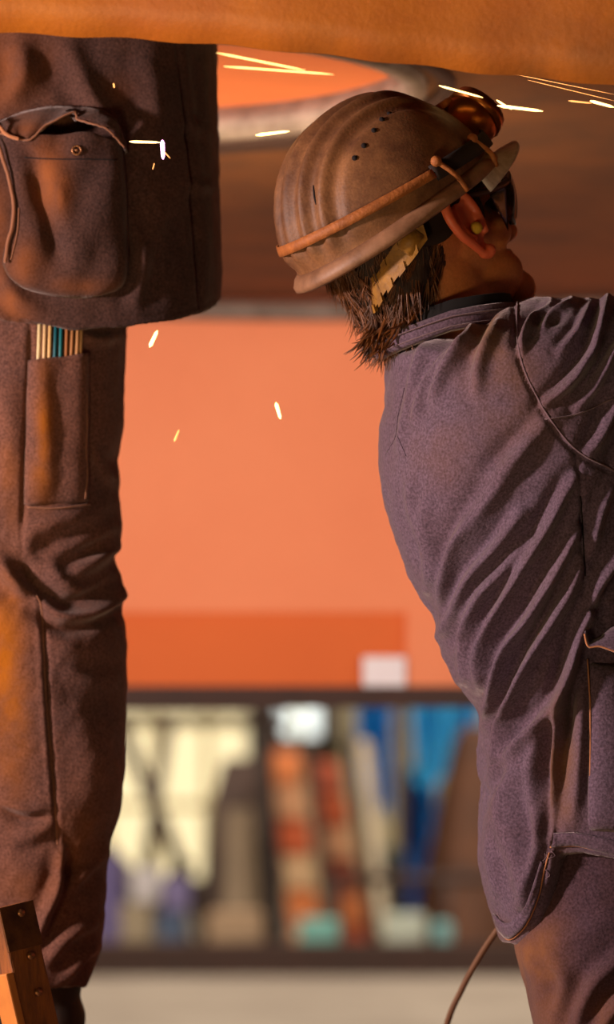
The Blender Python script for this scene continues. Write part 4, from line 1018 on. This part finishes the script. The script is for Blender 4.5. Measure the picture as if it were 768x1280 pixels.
h = 1.5 * fold_field(q, [([(28, 690), (44, 664), (80, 652), (120, 640)], 12, .006), ([(60, 704), (78, 728), (104, 742)], 10, .006), ([(92, 716), (122, 700), (152, 676)], 10, .010), ([(70, 690), (100, 680), (150, 655)], 9, .006),
    ([(50, 752), (76, 770), (104, 770), (134, 758), (158, 742)], 8, .012, .9), ([(58, 736), (84, 752), (120, 742), (150, 722)], 7, -.008, 0), ([(26, 700), (38, 726), (60, 748)], 9, -.010, 0),
    ([(-6, 690), (14, 722), (40, 745)], 10, .010), ([(66, 800), (100, 815), (140, 812)], 14, .003), ([(80, 830), (112, 850), (150, 846)], 14, .004), ([(100, 900), (120, 960), (110, 1010)], 22, .004),
    ([(0, 1012), (30, 1024), (62, 1022)], 6, -.008, 0), ([(0, 1002), (30, 1010), (60, 1010)], 7, .006, 0), ([(20, 1050), (50, 1040), (66, 1030)], 9, .004), ([(74, 1090), (96, 1084), (124, 1072)], 8, -.004, 0),
    ([(44, 1180), (60, 1140), (74, 1100), (78, 1062)], 7, .010, .8), ([(70, 1130), (100, 1096), (130, 1066)], 9, .006), ([(60, 1200), (90, 1170), (122, 1150)], 10, .007), ([(80, 1226), (104, 1196), (124, 1180)], 8, .007), ([(150, 420), (120, 424), (100, 418)], 8, .006), ([(115, 560), (130, 590), (146, 600)], 9, .004),
    ([(50, 460), (54, 520), (60, 600)], 10, .003), ([(8, 480), (12, 560), (6, 640)], 14, .003)]) * near
h += groove(q, [[(38, 400), (37, 450), (34, 520), (31, 580), (28, 640), (27, 690)], [(50, 748), (56, 800), (60, 880), (66, 960), (70, 1020), (74, 1060)]], 2.8, .0075) * near
h += fold_field(q, [([(44, 760), (49, 800), (54, 880), (60, 960), (64, 1010)], 4, .003, 0), ([(111, 470), (112, 540), (110, 622)], 2.2, -.003, 0)]) * near
h += .0025 * noise3(co, .12, 43) + .001 * noise3(co, .045, 45, 2)
set_co(me, co + no * h[:, None])
set_stain_or_shade(me, q, [(4, 820, 26, 90, 1.0), (14, 900, 24, 80, .85), (8, 760, 22, 40, .6), (58, 530, 14, 90, .5), (14, 600, 16, 60, .35), (90, 1050, 40, 50, .3), (40, 1110, 50, 30, .25)])
tl_bvh = bvh_of(me); tl = obj('trousers', me, M['trouser_l'], left_man, label='dusty brown work trousers with ochre stains')
seam('seam', tl_bvh, [(46, 745), (52, 760), (54, 800), (58, 880), (64, 950), (69, 1010), (72, 1056)], .0013, M['seam_l'], tl, 0, YL)
rows = []
for j in range(30):
    v = j / 29; y0 = 450 + (632 - 450) * v; y1_ = 440 + (628 - 440) * v
    rows.append((37 - 6 * v, 110 - 1 * v, y0, y1_, (lambda vv: (lambda uu: .009 * max(0, 1 - abs(2 * uu - 1) ** 9) * max(0, 1 - vv ** 14) + .002 * math.sin(uu * 9) - .001))(v)))
bm = patch(rows, tl_bvh, YL - .11, 30, .0025); me = bpy.data.meshes.new('thigh_pocket'); bm.normal_update(); bm.to_mesh(me); bm.free()
set_stain_or_shade(me, proj(get_co(me)), [(56, 530, 10, 70, .9), (54, 600, 14, 30, .7)])
obj('thigh_pocket', me, M['trouser_l'], tl)
seam('seam', tl_bvh, [(104, 470), (106, 540), (104, 624)], .0011, M['seam_l'], tl, .009, YL - .1)
seam('seam', tl_bvh, [(34, 634), (70, 636), (112, 631)], .0011, M['seam_l'], tl, .003, YL - .1)
# welding rods in the pocket
for (x, wpx, c_, lab, cat) in [(48.2, 4.6, (250, 226, 170), 'cream welding rod in the thigh pocket, leftmost', 'rod'), (54.6, 4.4, (244, 206, 150), 'cream welding rod in the thigh pocket, second from the left', 'rod'), (61, 4.6, (246, 200, 130), 'cream welding rod in the thigh pocket, third from the left', 'rod'),
                        (67.6, 4.6, (20, 104, 118), 'dark teal rod in the thigh pocket beside the cream ones', 'rod'), (74, 4.8, (24, 130, 140), 'bright teal rod in the thigh pocket beside the wooden ones', 'rod'),
                        (81, 5, (206, 134, 82), 'darkest wooden rod in the thigh pocket, right of the teal ones', 'rod'), (87.6, 5, (222, 156, 100), 'middle wooden rod in the thigh pocket', 'rod'), (94.2, 5, (236, 176, 118), 'paler wooden rod in the thigh pocket, right of the middle one', 'rod'), (99, 4, (240, 186, 126), 'thin pale rod in the thigh pocket, rightmost', 'rod')]:
    top = hit(tl_bvh, x + 1.5, 392, .008, YL - .11); bot = hit(tl_bvh, x, 452, .0045, YL - .11); bot2 = hit(tl_bvh, x - 1.5, 500, .003, YL - .11)
    o = obj('welding_rod', tube([bot2, bot, top], wpx * .5 * KL, 10), plain('rod_%d' % int(x), c_, .5)); tag(o, lab, cat, 'rods in the thigh pocket')
# boots and body
boot(30, YL, ZPLAT, left_man, -1, .19); boot(-30, YL + .16, ZPLAT, left_man, -1, .19)
bm = bmesh.new()
for (dx, yc) in ((0, YL), (-55, YL + .16)):
    add_chain(bm, [P(20 + dx, 400, yc), P(30 + dx, 760, yc), P(32 + dx, 1180, yc)], [.085, .065, .045], 20)
add_chain(bm, [P(0, 380, YL + .06), P(60, 200, YL + .02), P(75, -40, YL), P(75, -200, YL), P(60, -300, YL - .02)], [.12, .12, .125, .06, .085], 24)
add_ball(bm, P(58, -350, YL - .02), (.095, .078, .115), None, 3); add_ball(bm, P(-32, -345, YL - .02), (.016, .012, .02), None, 2)
for (a, b, c) in ((P(190, -100, YL), P(230, -300, YL - .05), P(110, -510, YL - .16)), (P(-60, -100, YL), P(-120, -300, YL - .05), P(-50, -510, YL - .16))):
    add_chain(bm, [P(70, -90, YL), a, b, c], [.09, .06, .045, .03], 20); hand(bm, c, Vector((-.2, -.4, 1)), Vector((1 if a.x > b.x else -1, 0, 0)), 1)
obj('body', remesh(bm, .005, 6), M['skin'], left_man)
bm = bmesh.new(); bmesh.ops.create_uvsphere(bm, u_segments=48, v_segments=24, radius=1, matrix=Matrix.Translation(P(62, -370, YL - .02)) @ Matrix.Diagonal((.14, .115, .13, 1)))
bmesh.ops.delete(bm, geom=[v for v in bm.verts if v.co.z < P(0, -385, YL).z], context='VERTS'); bmesh.ops.solidify(bm, geom=list(bm.faces), thickness=.004)
obj('helmet', bm, M['helmet'], left_man)

# ------------------------------------------------------------------ wooden platform the left man stands on
plat = thing('wooden_work_platform', (P(0, 0, 5.2).x, 5.25, 0), 'worn orange wooden work platform under the left man, its side rail rising at bottom left', 'platform')
def rail(px0, py0, Y0, px1, Y1, wd=.046, th_=.026, rotz=R(-28), name='rail', mat_='wood', top_extra=0):
    a = P(px0, py0, Y0); b = P(px1, 1930, Y1); b.z = 0.0; d = (a - b); L_ = d.length; z_ = d.normalized()
    x_ = Vector((math.cos(rotz), math.sin(rotz), 0)); x_ = (x_ - z_ * x_.dot(z_)).normalized(); y_ = z_.cross(x_)
    rot = Matrix((x_, y_, z_)).transposed(); bm = box((a + b) / 2, (wd, th_, L_), rot, .003)
    return obj(name, bm, M[mat_], plat, False), x_, y_, z_, a
o_, x_, y_, z_, a = rail(10, 1132, 4.93, 196, 4.93, .050, .030, R(38))
# strip painted paler to show the lit left edge of the rail
b = P(196, 1930, 4.93); b.z = 0; rot = Matrix((x_, y_, z_)).transposed()
bm = box((a + b) / 2 - x_ * .031 - z_ * .04, (.012, .034, (a - b).length - .08), rot, .002); obj('lit_edge_strip', bm, M['wood_lit'], plat, False, label='rail edge strip painted paler as its lit side')
for i, (t, s) in enumerate(((.012, .004), (.066, .004), (.112, .003))):
    p = a - z_ * t - y_ * .016 + x_ * s; obj('bolt', tube([p, p - y_ * .004], .0052, 10), M['bolt'], plat)
# angle iron cap at the rail's head
bm = box(a - z_ * .028 - y_ * .0165, (.052, .004, .056), rot, .001); obj('head_bracket', bm, mat('rusty_bracket', srgb(120, 74, 34), .45, metal=.4, noise=.9, nscale=30, base2=srgb(66, 38, 20), bump=.3, bscale=80), plat, False)
rail(-70, 1160, 5.6, -250, 5.6); rail(-280, 1160, 4.95, -380, 4.95); rail(-70, 1320, 5.62, 150, 5.62)
for k in range(5):
    yy = 5.02 + k * .13; obj('plank', box((P(-60, 0, 5.2).x, yy, ZPLAT - .018), (.62, .125, .034), None, .004), M['wood'], plat, False)
for yy in (4.98, 5.6): obj('cross_bar', box((P(-60, 0, 5.2).x, yy, ZPLAT - .065), (.60, .04, .06), None, .003), M['wood'], plat, False)

# ------------------------------------------------------------------ hose behind the right man
hp = [P(655, 1120, 5.22), P(624, 1160, 5.24), P(600, 1196, 5.26), P(577, 1238, 5.28), P(558, 1284, 5.3), P(530, 1400, 5.36), P(520, 1600, 5.45)]
g0 = P(540, 1800, 5.5); hp += [g0, Vector((g0.x + .06, 5.55, .03)), Vector((g0.x + .3, 5.7, .012)), Vector((g0.x + .8, 5.9, .012)), Vector((g0.x + 1.6, 5.8, .012))]
o = obj('rubber_hose', tube([Vector(v) for v in catmull([tuple(v) for v in hp], 8)], .0042, 10), M['hose']); tag(o, 'brown rubber hose hanging below the right man jacket tail to the floor', 'hose')

# ------------------------------------------------------------------ sparks
SP = [  # x0 y0 x1 y1 depth radius material label
 (271, 66, 382, 88, 5.3, .0011, 'spark', 'long thin spark, upper of the crossing pair by the left man'),
 (280, 83, 417, 93, 5.3, .0010, 'spark', 'long thin spark, lower of the crossing pair by the left man'),
 (320, 169, 362, 164, 5.0, .0024, 'spark', 'short thick spark left of the helmet top'),
 (549, 107, 604, 122, 5.0, .0016, 'spark', 'slanting spark just above the headlamp'),
 (622, 132, 679, 139, 4.95, .0024, 'spark', 'bright long spark right of the headlamp'),
 (621, 125, 640, 137, 4.95, .0014, 'spark', 'short spark branching off the bright one'),
 (711, 126, 740, 129, 4.95, .0014, 'spark_dim', 'dim spark near the right edge under the plate'),
 (738, 126, 768, 134, 4.95, .0022, 'spark', 'bright spark cut by the right edge'),
 (162, 177, 200, 178, 4.98, .0018, 'spark', 'level yellow spark before the left man jacket'),
 (203, 175, 204, 199, 4.98, .0032, 'spark_uv', 'short upright violet white spark before the left man jacket'),
 (204, 188, 213, 198, 4.98, .0008, 'spark_dim', 'tiny spark branching off the violet one'),
 (193, 204, 191, 212, 4.98, .0008, 'spark_dim', 'tiny faint spark below the violet one'),
 (187, 434, 197, 413, 5.0, .0030, 'spark', 'thick spark just below the left man jacket hem'),
 (345, 503, 351, 524, 5.0, .0028, 'spark', 'steep spark in the middle of the orange wall'),
 (218, 552, 224, 537, 5.0, .0018, 'spark_dim', 'faint spark beside the left man pocket'),
 (142, 104, 143, 110, 4.98, .0014, 'spark_dim', 'tiny faint spark high on the left man jacket'),
 (640, 92, 768, 118, 4.9, .0005, 'spark_dim', 'hair thin glowing trace along the plate edge at right'),
 (660, 100, 768, 126, 4.9, .0005, 'spark_dim', 'second hair thin glowing trace under the plate edge')]
for (x0, y0, x1, y1, Y_, r_, m_, lab) in SP:
    a = P(x0, y0, Y_); b = P(x1, y1, Y_); o = obj('spark', tube([a, a.lerp(b, .15), a.lerp(b, .85), b], [r_ * .25, r_ * .85, r_ * .7, r_ * .2], 8), M[m_]); tag(o, lab, 'spark', 'flying sparks')
